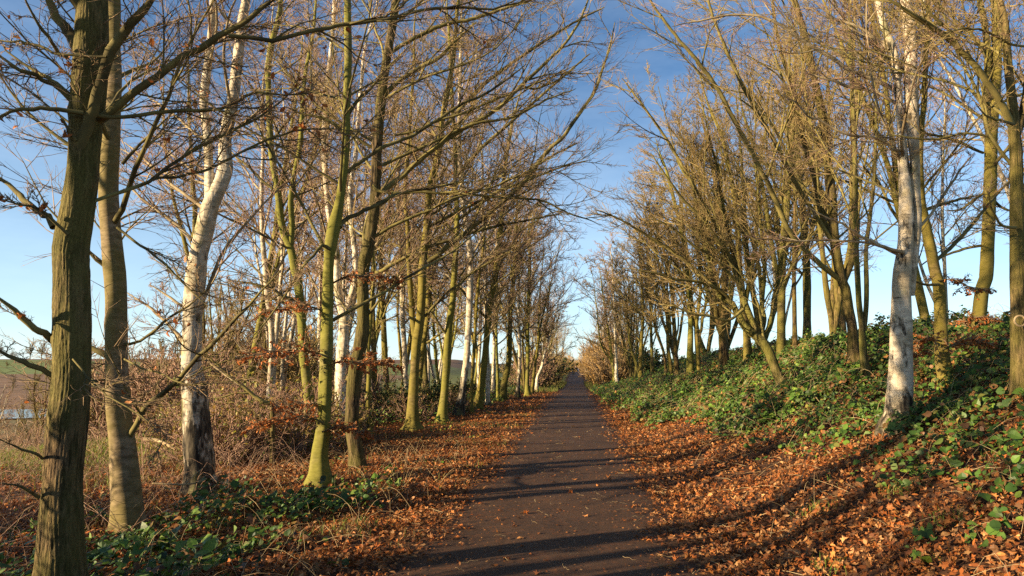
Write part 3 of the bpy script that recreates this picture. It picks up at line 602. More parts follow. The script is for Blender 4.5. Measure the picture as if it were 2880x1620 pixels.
E = [
 ('smooth pale-footed trunk behind the twisted thorn on the crest', 22, ['2200 1010 34,2197 985 28,2198 866 24,2200 780 22,2204 671 20,2212 560 18,2220 440 16,2226 320 13', '2199 830 14,2180 740 13,2160 620 12,2140 500 10,2110 380 8'], 'maple', 14),
 ('thin upright trunk beside the smooth pale-footed one on the crest', 22, ['2236 985 17,2235 940 14,2234 866 13,2233 780 12,2234 640 11,2240 500 9'], 'ash', 13),
 ('dark straight trunk on the skyline crest between thorn and mossy maple', 25, ['2270 950 27,2270 900 25,2270 810 24,2268 740 22,2262 640 19,2250 500 16,2240 380 12', '2266 700 14,2290 620 12,2300 500 10,2310 380 8'], 'oak2', 15),
 ('dark broken-looking trunk on the crest just behind the mossy maple', 24, ['2368 920 24,2366 880 22,2362 830 20,2350 760 18,2340 640 15'], 'oak2', 13),
 ('stout pale trunk at the crest beside the twisted thorn', 25, ['2103 985 24,2101 955 22,2098 900 21,2092 860 20,2080 760 18,2075 640 16,2060 520 13,2035 400 10', '2094 860 14,2110 780 13,2125 680 12,2130 560 10'], 'green', 14),
 ('mossy trunk carrying many limbs at the brow of the bank', 27, ['2034 965 28,2032 940 24,2032 900 22,2034 850 21,2038 800 20,2040 720 17,2030 620 15,2010 500 12,1990 400 9', '2030 930 14,2018 900 14,2012 860 13,2010 800 12,2000 700 10,1975 580 8'], 'ash', 13),
 ('straight warm-lit trunk standing alone on the brow', 30, ['1941 1005 20,1941 985 17,1942 920 15,1940 860 14,1936 800 13,1925 700 12,1905 600 10,1880 500 8'], 'green', 13),
 ('two-stemmed pale tree between the lone warm trunk and brow', 30, ['1962 985 13,1960 960 12,1958 920 11,1964 870 10,1970 800 9,1960 700 8', '1960 950 9,1972 930 9,1976 890 9,1984 860 8,1992 800 7'], 'maple', 12),
 ('bent trunk past the lone warm trunk towards the end of bank', 35, ['1902 1015 14,1900 995 13,1898 940 12,1894 890 11,1890 830 10,1876 740 9,1850 650 7'], 'oak2', 12),
 ('pale slim trunk past the bent trunk at the end of bank', 36, ['1884 1018 12,1881 1000 11,1878 960 10,1877 900 10,1870 820 9,1850 730 7'], 'green', 12),
 ('leaning dark stem springing from the ivy at the bank end', 37, ['1873 1050 11,1872 1030 9,1866 990 8,1856 960 8,1845 930 7,1835 890 6,1820 820 5'], 'ash', 10),
 ('upright dark trunk standing clear on the skyline at the bank end', 44, ['1835 1030 12,1834 1015 9,1832 960 9,1830 900 8,1828 830 7'], 'oak2', 11),
 ('brown upright trunk lit from the side where the bank runs out', 46, ['1802 1045 14,1802 1025 11,1804 960 10,1808 900 9,1806 820 8,1800 740 6'], 'green', 12),
 ('inclined mossy stem beside the brown upright trunk where the bank runs out', 47, ['1797 1052 9,1790 1025 8,1782 1000 7,1775 980 7,1768 940 6,1764 880 5'], 'ash', 10),
 ('cream birch rising out of the end of the ivy by the path', 56, ['1736 1078 12,1733 1060 10,1733 1010 7,1730 960 6,1729 900 6,1726 830 5,1722 740 4'], 'birchw', 12),
 ('olive twin stem touching the cream birch by the path', 57, ['1727 1072 10,1726 1050 9,1720 1000 8,1714 950 7,1706 900 6,1696 830 5', '1724 1040 6,1716 1010 6,1700 990 5,1688 960 5,1682 910 4'], 'green', 11),
 ('bushy hazel clump between the cream birch and inclined stem', 50, ['1772 1068 8,1774 1050 7,1776 1020 6,1778 980 6,1782 930 5', '1773 1055 5,1764 1020 5,1756 990 4', '1773 1055 5,1786 1020 5,1790 980 4'], 'ash', 9),
]
for lab, D, s, spc, top in E:
    tree('birch_tree' if 'birch' in spc else 'bank_tree', lab, D, s, [], spc, top=top, clear=top*0.2, nl=17 if D < 40 else 16, rt=0.0009+D*0.00012, n2=7, n3=7, n4=3, S=14, step=0.2, flare=0.35, bias=(-0.35, 0, 0), l1=0.42)
# beech sprays that still hold copper leaves, low on the trunks
def spray(name, label, s, D0, D1, n, size, cat='beech spray'):
    P, R = trace(s, D0, D1); P, R = smooth(P, R, 0.1)
    base = P[0]; e = empty(name, base, label, cat)
    a = Acc(); a.tubes(P[None], R[None]*np.linspace(1, .35, len(R))[None], 6, 0); q, r = resample(P, R, 12)
    P2, R2 = grow(q[None], r[None], 26, 0.1, 0.98, [lens(q[None])[0]*0.36], 0.9, 0.0, 0.12, 7, 0.6, 0.003, 1.0, 0.01, taper=0.5)
    P3, R3 = grow(P2, R2, 7, 0.15, 1.0, lens(P2)*0.5, 0.8, 0, 0.15, 4, 0.7, 0.003, 1.0)
    a.tubes(P2, R2, 4, 1); a.tubes(P3, R3, 3, 1)
    link('branch', a.mesh('branch', [M['limb'], M['twig']], base), e)
    PP = np.concatenate([P2.reshape(-1, 3), P3.reshape(-1, 3)]); PP = PP[rng.choice(len(PP), min(n, len(PP)), replace=False)]
    leaves_obj('leaves', PP, size, e, base)
SPR = [('copper-leaved low branch crossing in front of the kinked beech at eye height', '925 1005 7,880 990 6,820 985 5,760 990 4,690 1000 3', 9.6, 9.0, 330, 0.05),
 ('copper-leaved low branch reaching towards the path across the ridged trunk', '925 1025 7,980 1015 6,1030 1025 5,1080 1020 4,1120 1030 3', 9.6, 9.8, 330, 0.05),
 ('copper-leaved bough hanging before the kinked beech below knee height', '910 1190 7,860 1170 6,800 1180 5,740 1190 4,700 1200 3', 9.5, 9.0, 320, 0.05),
 ('copper-leaved bough spreading low from the kinked beech towards the path', '905 1215 7,950 1200 6,1000 1210 5,1040 1220 3', 9.6, 9.8, 260, 0.05),
 ('copper-leaved spray above head height joining kinked beech and ridged trunk', '930 800 7,970 780 6,1020 775 5,1080 780 4,1120 800 3', 9.8, 10.2, 260, 0.045),
 ('sparse copper-leaved branch reaching towards the pond above head height', '920 880 7,860 860 6,790 870 5,730 880 4', 9.8, 9.6, 240, 0.045),
 ('thin copper-leaved spray low over the brambles by the broken stub', '905 1130 6,850 1140 5,800 1145 4,770 1140 3', 9.6, 9.9, 180, 0.05),
 ('copper-leaved branch wrapping the leaning beech at middle height on the bank', '2648 960 7,2600 955 6,2570 985 4,2545 1000 3', 9.6, 9.3, 330, 0.045),
 ('copper-leaved branch reaching out from the leaning beech to the next beech', '2652 985 7,2700 960 6,2750 955 5,2790 970 3', 9.6, 9.6, 330, 0.045),
 ('highest copper-leaved spray between the two beeches on the bank', '2640 790 6,2680 785 5,2730 810 4,2780 820 3', 9.8, 10, 170, 0.045),
 ('copper-leaved spray low against the dividing beech on the bank', '2750 940 6,2720 900 5,2770 890 4,2810 900 3', 11.6, 11.4, 200, 0.05)]
for lab, s, d0, d1, n, sz in SPR: spray('beech_branch', lab, s, d0, d1, n, sz)
# ------------------------------------------------------------------ trees repeated from a few builds
def proto(species, top, nst=1, lean=0.0, nl=17, rt=0.0042, n2=8, n3=7, n4=3, clear=0.25, rad=0.12, l1=0.4, forkz=0.25, spread=0.25, S=9):
    sp = SPEC[species]; t = Acc(); c = Acc(); lp = []; lr = []
    P = [np.array([0, 0, -0.4])]; d = nrm(np.array([rng.normal(0, 0.05)+lean, rng.normal(0, 0.05), 1])); n = 16
    for k in range(n):
        d = nrm(d+rng.normal(0, 0.05, 3)+UPV*0.05); P.append(P[-1]+d*(top+0.4)/n)
    P = np.array(P); R = rad*(1-np.linspace(0, 1, n+1))**0.8+0.012
    ST = [(P, R)]
    for k in range(nst-1):
        i = max(1, int(n*forkz*rng.uniform(0.4, 1.2))); a = rng.uniform(0, 6.28); d = nrm(np.array([math.cos(a)*spread, math.sin(a)*spread, 1])); Q = [P[i]]
        for j in range(n-i):
            d = nrm(d+rng.normal(0, 0.05, 3)+UPV*0.06); Q.append(Q[-1]+d*(top-P[i][2])/(n-i)*rng.uniform(0.85, 1.0))
        Q = np.array(Q); ST.append((Q, R[i]*0.75*(1-np.linspace(0, 1, len(Q)))**0.8+0.01))
    for k, (p, r) in enumerate(ST):
        p, r = make_trunk(t, p, r, S, 0.35, 0.4 if k == 0 else 0, 0.015, 0)
        m = p[:, 2] > top*clear
        if m.sum() < 3: continue
        q, rr = resample(p[m], r[m], 30)
        PP, RR = grow(q[None], rr[None], max(4, nl//len(ST)), 0, 0.97, [top*l1], sp['ang'], sp['up'], sp['wob']*0.8, 10, 0.45, rt*1.5, 0, 0.009, taper=0.6)
        c.tubes(PP, RR, 5, 0); lp += list(PP); lr += list(RR)
    crown(np.array(lp), np.array(lr), sp, rt, n2, n3, n4, acc=c, docull=False, far=True)
    return t.mesh('trunk', [M[sp['bark']]]), c.mesh('crown', [M[sp['limb']], M[sp['twig']]])
def shrub_proto(h, n, cols, rt, n2=7, n3=5, spread=0.5, leaf=None, K=8):
    c = Acc(); a = rng.uniform(0, 6.28, n); r0 = rng.uniform(0, 0.3, n)*h
    P = np.stack([np.cos(a)*r0, np.sin(a)*r0, np.full(n, -0.1)], 1); d = nrm(np.stack([np.cos(a)*spread*rng.uniform(0, 1.3, n), np.sin(a)*spread*rng.uniform(0, 1.3, n), np.ones(n)], 1))
    L = h*rng.uniform(0.6, 1.15, n); out = [P]
    for k in range(K-1):
        d = nrm(d+rng.normal(0, 0.13, (n, 3))); P = P+d*(L/(K-1))[:, None]; out.append(P)
    PP = np.stack(out, 1); RR = (h*0.008)*(1-np.linspace(0, 1, K))[None]*np.ones((n, 1))+rt
    c.tubes(PP, RR, 4, 0)
    P2, R2 = grow(PP, RR, n2, 0.1, 1, lens(PP)*0.4, 0.7, 0.3, 0.15, 5, 0.7, rt)
    P3, R3 = grow(P2, R2, n3, 0.1, 1, lens(P2)*0.5, 0.7, 0.2, 0.2, 4, 0.8, rt)
    c.tubes(P2, R2, 3, 1); c.tubes(P3, R3, 3, 1)
    me = c.mesh('stems', [M[cols[0]], M[cols[1]]]); lm = None
    if leaf:
        T = P3.reshape(-1, 3); T = T[rng.uniform(size=len(T)) < leaf[0]]; la = LAcc()
        la.add(T, np.full(len(T), leaf[1]), nrm(rng.normal(size=(len(T), 3))+np.array([0, 0, 0.5])), 'tiny', leaf[2]); lm = la.mesh('leaves', M['green_leaf'])
    return me, lm
PT = dict(
 beech=[proto('green', 13, 1), proto('green', 13, 2, forkz=0.35), proto('maple', 12, 3, forkz=0.2)],
 birch=[proto('birchw', 14, 1, rad=0.1), proto('birch', 14, 2, rad=0.1, forkz=0.1, spread=0.12)],
 ash=[proto('ash', 12, 4, forkz=0.12, nl=22), proto('ash', 11, 5, forkz=0.1, nl=24, spread=0.35)],
 side=[proto('green', 12, 1, nl=16, rt=0.003, n2=5, n3=4, n4=2, clear=0.4, rad=0.14)],
 far=[proto('oak', 9, 3, nl=18, rt=0.03, n2=7, n3=6, n4=2, clear=0.15, rad=0.2, S=6), proto('ash', 8, 4, nl=20, rt=0.03, n2=7, n3=6, n4=2, clear=0.1, rad=0.18, S=6)],
 small=[proto('birch', 5.5, 3, rad=0.05, nl=22, rt=0.0036, forkz=0.08, clear=0.12), proto('ash', 5, 4, rad=0.05, nl=27, rt=0.0036, forkz=0.06, clear=0.1)],
)
SH = dict(
 gold=[shrub_proto(3.4, 60, ('gold', 'gold'), 0.009, spread=0.45), shrub_proto(2.8, 50, ('gold', 'twig'), 0.009, spread=0.6)],
 brown=[shrub_proto(2.6, 40, ('limb', 'twigp'), 0.008, spread=0.7), shrub_proto(3.2, 40, ('limb', 'twigg'), 0.008, spread=0.6)],
 dark=[shrub_proto(2.6, 40, ('limb', 'twigg'), 0.008, spread=0.6, leaf=(0.8, 0.13, [(0.03, 0.06, 0.015), (0.05, 0.08, 0.02)]))],
 bram=[shrub_proto(1.3, 36, ('twigp', 'twigp'), 0.004, spread=1.2, leaf=(0.22, 0.055, YGREEN)), shrub_proto(1.0, 30, ('twigp', 'twigg'), 0.004, spread=1.3, leaf=(0.3, 0.055, YGREEN))],
)
NAMES = dict(side=('bare_tree', 'tree'), beech=('bare_tree', 'tree'), birch=('birch_tree', 'birch'), ash=('bare_tree', 'tree'), far=('distant_tree', 'tree'), small=('young_tree', 'young tree'))
def put(kind, x, y, label, group, s=1.0, var=None):
    k = rng.integers(0, len(PT[kind])) if var is None else var
    tm, cm = PT[kind][k]; nm, cat = NAMES[kind]
    e = empty(nm, (x, y, float(H(x, y))), label, cat, group); e.rotation_euler = (0, 0, rng.uniform(0, 6.28)); sc = s*rng.uniform(0.9, 1.1); e.scale = (sc, sc, sc*rng.uniform(0.92, 1.08))
    link('trunk', tm, e); link('crown', cm, e); return e
def puts(kind, x, y, label, group, s=1.0, name='shrub', cat='shrub'):
    k = rng.integers(0, len(SH[kind])); sm, lm = SH[kind][k]
    e = empty(name, (x, y, float(H(x, y))), label, cat, group); e.rotation_euler = (0, 0, rng.uniform(0, 6.28)); sc = s*rng.uniform(0.85, 1.15); e.scale = (sc, sc, sc)
    link('stems', sm, e)
    if lm: link('leaves', lm, e)
    return e
G1 = ('bare tree in the crowded wood lining the pond side of the path', 'trees of the wood on the pond side')
for k in range(22):
    y = 19+k*2.1+rng.uniform(-0.8, 0.8); x = -rng.uniform(6.5, 14)
    put('birch' if rng.uniform() < 0.55 else 'beech', x, y, G1[0] if False else ('bare tree in the crowded wood lining the pond side of the path'), G1[1])
for k in range(14):
    y = 48+k*4.6; x = -rng.uniform(2.9, 4.6)
    put(['beech', 'ash', 'birch'][k % 3], x, y, 'bare tree beyond the last lime-green trunk on the pond side', 'distant trees on the pond side of the path', 0.9 if k < 6 else 0.75)
for k in range(15):
    y = 58+k*5.2; x = rng.uniform(3.8, 6.5)
    put(['ash', 'beech', 'birch'][k % 3], x, y, 'bare tree beyond the cream birch where the bank has ended', 'distant trees on the field side of the path', 0.78 if k > 3 else 0.9)
for k in range(9):
    y = 18+k*3.8; x = rng.uniform(6.6, 9.0)
    put('ash' if k % 3 else 'beech', x, y, 'bare many-limbed tree among those crowding the bank crest', 'trees crowding the bank crest', 0.95)
for k in range(6):
    put('birch' if k % 2 else 'beech', rng.uniform(10.5, 15), 13+k*5, 'bare tree set back behind the bank crest', 'trees behind the bank crest', 0.85)
# trees beyond the frame to the west that throw the shade across the path
for x, y, kd in [(-4.6, 2.4, 'beech'), (-5.2, -0.3, 'beech'), (-7.6, 1.2, 'birch'), (-4.4, -3.2, 'beech'), (-8.5, -3.6, 'beech'), (-6.3, 3.1, 'birch'), (-6.5, -6.5, 'beech'), (-9.5, 3.5, 'birch'), (-11, -2, 'beech'), (-5.0, -9, 'birch'), (-10, -9, 'beech'), (-13, 3, 'beech'), (-14, -5, 'beech')]:
    put('side', x, y, 'bare tree beside the camera on the pond side, out of the picture', 'trees beside the camera', 0.9)
for x, y in [(-6.2, 1.6), (-7.4, 3.6), (-5.6, -0.6), (-7.8, -1.5), (-9.2, 1.8), (-6.6, -4), (-9.5, 5.8)]: puts('brown', x, y, 'leafless bush added out of the picture on the pond side to shade the verge', 'added shade bushes beside the camera', 0.75)  # unseen bushes, added only to keep low sun off the near verge
# young trees and scrub on the slope to the pond
for k in range(22):
    D = rng.uniform(22, 48); p, _ = at(rng.uniform(560, 920), 1000, D)
    put('small', p[0], p[1], 'young bare tree in the scrub on the slope to the pond', 'young trees in the scrub', rng.uniform(0.8, 1.5))
for k in range(14):
    D = rng.uniform(24, 60); p, _ = at(rng.uniform(-100, 540), 1000, D)
    put('small', p[0], p[1], 'young bare tree on the grass slope above the pond', 'young trees above the pond', rng.uniform(0.5, 0.9))
for k in range(46):
    D = rng.uniform(12.5, 26); u = rng.uniform(480, 1000) if k % 3 else rng.uniform(640, 960); p, _ = at(u, 1000, D)
    if p[0] > -5.6: continue
    puts('bram', p[0], p[1], 'tangled bramble bush with yellow and green leaves near the broken stub', 'bramble bushes by the stub', 1.15, 'bramble_bush', 'bramble')
for k in range(20):
    y = 22+k*1.7; x = -rng.uniform(5.0, 7.5)
    puts('dark' if k % 2 else 'bram', x, y, 'low leafy bush at the feet of the trees on the pond verge', 'bushes under the trees on the pond verge', 0.5 if k % 2 else 0.9, 'bush', 'bush')
for k in range(26):
    y = 56+k*5.0
    puts(['brown', 'dark', 'brown', 'brown'][k % 4], -rng.uniform(3.6, 4.5)-0.2*(k % 3), y, 'dense brown scrub bush crowding the pond side of the far path', 'scrub on the pond side of the far path', 1.35)
for k in range(26):
    y = 66+k*4.6
    puts(['gold', 'gold', 'brown', 'gold'][k % 4], rng.uniform(3.3, 5.0), y, 'golden leafless bush glowing beside the far path', 'golden bushes beside the far path', 1.55 if k < 8 else 1.3)
puts('dark', 6.3, 66, 'dark evergreen bush behind the olive twin stem', None, 1.3); puts('dark', 7.4, 69, 'dark evergreen bush furthest from the path behind the inclined stem', None, 1.2)
for x, y in [(-1.6, 206), (-0.2, 209), (1.2, 207), (2.6, 205), (-3, 204)]: puts('gold', x, y, 'golden bush closing the view where the path bends away behind the walkers', 'bushes where the path bends away', 1.2)
for k in range(44):
    D = rng.uniform(20, 58); p, _ = at(rng.uniform(330, 1000), 1000, D)
    if p[0] < -8: puts('brown', p[0], p[1], 'leafless brown bush among the scrub on the slope to the pond', 'brown bushes in the scrub', rng.uniform(0.6, 1.1))
# ridge and hedges
def far_row(n, u0, u1, D, kind, label, group, s0, s1):
    for k in range(n):
        d = D*rng.uniform(0.93, 1.07); p, _ = at(u0+(u1-u0)*(k+rng.uniform(0.1, .9))/n, 1000, d)
        put(kind, p[0], p[1], label, group, rng.uniform(s0, s1))
far_row(44, -450, 1250, 480, 'far', 'tiny bare tree on the ridge across the valley', 'trees on the ridge across the valley', 0.8, 1.9)
far_row(60, -450, 1250, 290, 'far', 'tiny dark hedge tree between the ploughed slope and green field', 'hedge trees across the valley', 0.3, 0.6)
far_row(26, -450, 1100, 165, 'far', 'small bare tree at the foot of the ploughed slope', 'trees at the foot of the ploughed slope', 0.3, 0.6)
far_row(26, 1680, 3200, 240, 'far', 'tiny bare tree across the field beyond the bank', 'trees across the field beyond the bank', 0.5, 1.0)
# ------------------------------------------------------------------ ground
def axis(lo, hi, near, n):
    t = np.linspace(-1, 1, n); k = 5.2
    s = np.sinh(k*t)/math.sinh(k); return np.where(s < 0, -lo*s, hi*s)
xs = np.unique(np.concatenate([axis(-1500, 1500, 0, 420), np.linspace(-2.1, 1.8, 17)])); ys = axis(-1200, 1600, 0, 520)
X, Y = np.meshgrid(xs, ys, indexing='ij'); Z = H(X, Y)
V = np.stack([X, Y, Z], -1).reshape(-1, 3); nx, ny = X.shape
i = (np.arange(nx-1)[:, None]*ny+np.arange(ny-1)[None]).ravel(); Q = np.stack([i, i+ny, i+ny+1, i+1], -1)
r = np.sqrt(X**2+Y**2); L = -X
soil = np.array([0.07, 0.035, 0.018]); grass = np.array([0.17, 0.2, 0.045]); plough = np.array([0.2, 0.125, 0.075]); green = np.array([0.15, 0.2, 0.06])
def lerp(a, b, w): return a*(1-w[..., None])+b*w[..., None]
col = np.ones(X.shape+(3,))*soil
col = lerp(col, grass, sst(8.5, 12, L)*(0.7+0.3*fn(X, Y, 4, 1)).clip(0, 1))
col = lerp(col, grass*0.9, sst(46, 52, Y)*(1-sst(10, 14, np.abs(X)))*sst(1.5, 2, np.abs(X+.2)))
col = lerp(col, green, sst(12, 16, X))
wf = sst(60, 75, L)*sst(118, 128, r); col = lerp(col, plough, wf)
col = lerp(col, green, wf*sst(290, 294, r)*(1-sst(395, 400, r))); col = lerp(col, plough*0.7, wf*sst(398, 402, r))
col = lerp(col, np.array([0.16, 0.11, 0.06]), sst(22, 40, L)*(1-sst(112, 124, r))*0.6)
m, nt, b = newmat('woodland_ground')
a = nt.nodes.new('ShaderNodeAttribute'); a.attribute_name = 'tint'
n1 = noise(nt, 6, (1, 1, 1), 6, 0.7); n2 = noise(nt, 0.25, (1, 1, 1), 5)
c = mix(nt, 0.8, a.outputs['Color'], ramp(nt, n1, [(0.3, (0.5, 0.45, 0.4)), (0.7, (1.5, 1.4, 1.2))]), 'MULTIPLY')
c = mix(nt, 0.6, c, ramp(nt, n2, [(0.35, (0.7, 0.7, 0.7)), (0.65, (1.25, 1.2, 1.1))]), 'MULTIPLY')
nt.links.new(c, b.inputs['Base Color']); bump(nt, b, n1, 0.8, 0.05)
g = link('ground', mesh_from('ground', V, quads=Q, mats=[m], tint=col.reshape(-1, 3))); tag(g, kind='structure')
# path: worn dark tarmac
py = np.concatenate([np.arange(-12, 30, 0.25), np.arange(30, 200, 1.0)]); pxs = np.linspace(-1.68, 1.18, 15)
PX, PY = np.meshgrid(pxs, py, indexing='ij'); wob = 0.06*np.sin(PY*0.9)+0.04*np.sin(PY*2.3+1)
PX = PX+wob*(np.abs(PX+0.25)/1.43)**3*np.sign(PX+0.25)
PZ = np.maximum(H(PX, PY), H(np.full_like(PX, -0.25), PY))+0.012+0.02*(1-((PX+0.25)/1.43)**2)
PZ[0] -= 0.05; PZ[-1] -= 0.05
V = np.stack([PX, PY, PZ], -1).reshape(-1, 3); nx, ny = PX.shape
i = (np.arange(nx-1)[:, None]*ny+np.arange(ny-1)[None]).ravel(); Q = np.stack([i, i+ny, i+ny+1, i+1], -1)
m, nt, b = newmat('worn_tarmac'); b.inputs['Roughness'].default_value = 0.75
f = noise(nt, 110, (1, 1, 1), 3, 0.8); w = noise(nt, 1.6, (1, 0.5, 1), 6, 0.7); d = noise(nt, 14, (1, 1, 1), 4)
c = ramp(nt, w, [(0.35, (0.042, 0.023, 0.013)), (0.65, (0.088, 0.047, 0.024))])
c = mix(nt, 0.9, c, ramp(nt, f, [(0.3, (0.45, 0.45, 0.48)), (0.55, (1, 1, 1)), (0.72, (2.2, 2.0, 1.8))]), 'MULTIPLY')
c = mix(nt, ramp(nt, d, [(0.5, (0, 0, 0)), (0.7, (0.75, 0.75, 0.75))]), c, (0.11, 0.045, 0.018))
nt.links.new(c, b.inputs['Base Color']); bump(nt, b, f, 0.6, 0.01)
tag(link('path', mesh_from('path', V, quads=Q, mats=[m])), kind='structure')
# pond
a = np.linspace(0, 2*math.pi, 60, endpoint=False); pc, _ = at(-60, 1160, 100)
pr = 1+0.12*np.sin(3*a)+0.06*np.sin(5*a+1)
V = np.stack([pc[0]+26*pr*np.cos(a), pc[1]+11*pr*np.sin(a), np.zeros(60)], 1)
ca, sa = math.cos(YAW), math.sin(YAW)
dx, dy = V[:, 0]-pc[0], V[:, 1]-pc[1]; V[:, 0] = pc[0]+dx*ca-dy*sa; V[:, 1] = pc[1]+dx*sa+dy*ca
V[:, 2] = float(np.max(H(V[:, 0], V[:, 1])))+0.03
V = np.vstack([V, V.mean(0)[None]]); T = np.array([(k, (k+1) % 60, 60) for k in range(60)])
m, nt, b = newmat('pond_water'); b.inputs['Base Color'].default_value = (0.05, 0.08, 0.11, 1); b.inputs['Roughness'].default_value = 0.12; b.inputs['Specular IOR Level'].default_value = 0.6
bump(nt, b, noise(nt, 3, (1, 1, 1), 3), 0.3, 0.03)
tag(link('pond_water', mesh_from('pond_water', V, tris=T, mats=[m])), kind='structure')
# ------------------------------------------------------------------ ground cover
def nslope(x, y):
    e = 0.05; gx = (H(x+e, y)-H(x-e, y))/(2*e); gy = (H(x, y+e)-H(x, y-e))/(2*e); return nrm(np.stack([-gx, -gy, np.ones_like(gx)], -1))
def sample(n, x0, x1, y0, y1, p=1.0):
    u = rng.uniform(size=n); y = y0+(y1-y0)*u**p; return rng.uniform(x0, x1, n), y
def vis(x, y):
    u, v, z = proj(np.stack([x, y, H(x, y)], -1)); return (z > 0.4) & (u > -350) & (u < 3230) & (v < 1900)
green_right = lambda x, y: (1-0.75*sst(0.15, 0.6, fn(x, y, 1.9, 3)+0.3*fn(x, y, 0.6, 5))*sst(5, 9, y)*(1-sst(17, 24, y)))*sst(-0.25, 0.35, (x-(3.35-1.5*sst(9, 24, y)-0.6*sst(24, 48, y)))*0.7+0.6*fn(x, y, 1.3, 4)+0.25*fn(x, y, 0.45, 1))
litter = LAcc()
def litter_add(n, x0, x1, y0, y1, p, size, kind, dens, lift=0.02):
    x, y = sample(n, x0, x1, y0, y1, p); k = vis(x, y) & (rng.uniform(size=n) < dens(x, y)); x, y = x[k], y[k]
    nz = nrm(nslope(x, y)+rng.normal(0, 0.42, (len(x), 3))); onp = np.abs(x+0.25) < 1.42
    nz = np.where(onp[:, None], nrm(nz+np.array([0, 0, 1.2])), nz)
    z = H(x, y)+np.where(onp, 0.035, rng.uniform(0.0, lift*2, len(x)))+size*0.15
    litter.add(np.stack([x, y, z], -1), np.full(len(x), size), nz, kind, DRY, 1.3, 0.3)
edge = lambda x: np.abs(x+0.25)
def dl(x, y):
    e = edge(x); onpath = 0.008+0.8*sst(0.8, 1.42, e+0.25*fn(x, y, 1.1, 2)+0.1*fn(x, y, 0.3, 1)); side = 0.55+0.45*sst(-0.6, 0.4, fn(x, y, 1.4, 3))
    r = np.where(e < 1.42, onpath, side); r = np.where(x < -1.5, r*(1-0.5*sst(6, 9, -x))*(0.65+0.5*fn(x, y, 0.8, 1)).clip(0.15, 1), r)
    return r
litter_add(42000, -7.5, 8.5, 2.6, 9.5, 1.0, 0.05, 'lobed', dl, 0.035)
litter_add(46000, -7.5, 8.5, 2.6, 9.5, 1.0, 0.046, 'oval', dl, 0.035)
litter_add(40000, -7.5, 8.5, 2.6, 9.5, 1.0, 0.025, 'tiny', dl, 0.02)
litter_add(90000, -8.5, 8, 9.5, 22, 1.0, 0.056, 'oval', dl, 0.03)
litter_add(80000, -8, 7, 22, 54, 1.3, 0.08, 'tiny', dl, 0.03)
litter_add(9000, -1.5, 1.0, 2.6, 14, 1.0, 0.02, 'tiny', lambda x, y: 0.35+0.65*sst(0.3, 1.2, edge(x)), 0.03)
litter_add(45000, -7.5, -1.5, 3, 16, 1.0, 0.045, 'oval', lambda x, y: 0.8+0*x, 0.03)
litter_add(40000, -14, -7, 5, 22, 1.0, 0.06, 'tiny', lambda x, y: 0.7+0*x, 0.03)
tag(link('fallen_leaves', litter.mesh('fallen_leaves', M['leaf'])), 'orange-brown fallen leaves covering the ground', kind='stuff')
# bramble and ivy over the bank
BROWNL = [(0.2, 0.09, 0.03), (0.12, 0.06, 0.025), (0.3, 0.14, 0.04), (0.16, 0.16, 0.03)]
iv = LAcc(); stems = Acc()
def cover(n, x0, x1, y0, y1, p, size, kind, dens, hgt, cols=GREEN):
    x, y = sample(n, x0, x1, y0, y1, p); d = dens(x, y); k = vis(x, y) & (rng.uniform(size=n) < d); x, y, d = x[k], y[k], d[k]
    cl = 0.5+0.5*fn(x, y, 0.75, 2)+0.25*fn(x, y, 0.28, 4); cl = np.clip(cl, 0.02, 1.3); k = rng.uniform(size=len(x)) < 0.25+1.2*cl; x, y, d, cl = x[k], y[k], d[k], cl[k]
    hh = hgt*(0.15+1.15*cl**1.5)*(0.3+0.7*d)
    z = H(x, y)+hh*rng.uniform(0.15, 1, len(x))**0.6
    nz = nrm(nslope(x, y)*0.8+rng.normal(0, 0.45, (len(x), 3))+np.array([-0.25, -0.3, 0.3]))
    P = np.stack([x, y, z], -1); g = rng.uniform(size=len(x))+0.25*fn(x, y, 1.1, 3)
    s_ = size*rng.uniform(0.55, 1.35, len(x))
    for kk, cc in ((g < 0.3, cols[:3]), ((g >= 0.3) & (g < 0.82), cols), (g >= 0.82, BROWNL if len(x) % 2 or True else cols)):
        iv.add(P[kk], s_[kk], nz[kk], kind, cc, 0.8, 0.3)
cover(42000, 2.4, 8.5, 3.4, 13, 1.0, 0.065, 'bramble', lambda x, y: green_right(x, y)*0.8, 0.42)
cover(105000, 1.3, 8.5, 13, 30, 1.0, 0.078, 'bramble', lambda x, y: green_right(x, y)*0.95, 0.5)
cover(70000, 1.0, 9, 30, 56, 1.0, 0.11, 'tiny', lambda x, y: green_right(x, y)*0.95, 0.5)
gl = lambda x, y: sst(0.05, 0.6, fn(x, y, 0.9, 5)+0.35*fn(x, y, 0.35, 2))*sst(-7.8, -5.8, x)*(1-sst(-2.6, -1.9, x))
cover(15000, -6.5, -1.9, 3.6, 9.5, 1.0, 0.068, 'bramble', lambda x, y: sst(0.0, 0.5, fn(x, y, 1.2, 5)+0.6*(1-np.hypot((x+3.4)/1.7, (y-6.2)/2.4))), 0.42, GREEN+[(0.13, 0.19, 0.03)])
cover(14000, -8.5, -2.2, 8, 22, 1.0, 0.055, 'oval', lambda x, y: gl(x, y)*0.6, 0.2, GREEN+YGREEN)
cover(26000, -9, -3.4, 20, 56, 1.0, 0.1, 'tiny', lambda x, y: sst(-0.4, 0.3, fn(x, y, 2.5, 5))*sst(3.4, 4.6, -x), 0.7, GREEN+YGREEN[:3])
cover(30000, -30, -6.5, 11, 34, 1.0, 0.07, 'tiny', lambda x, y: sst(-0.2, 0.5, fn(x, y, 2.0, 5))*0.7, 0.5, YGREEN+GREEN[:2])
tag(link('bramble_cover', iv.mesh('bramble_cover', M['green_leaf'])), 'green bramble and ivy leaves sprawling over the bank and verges', kind='stuff')
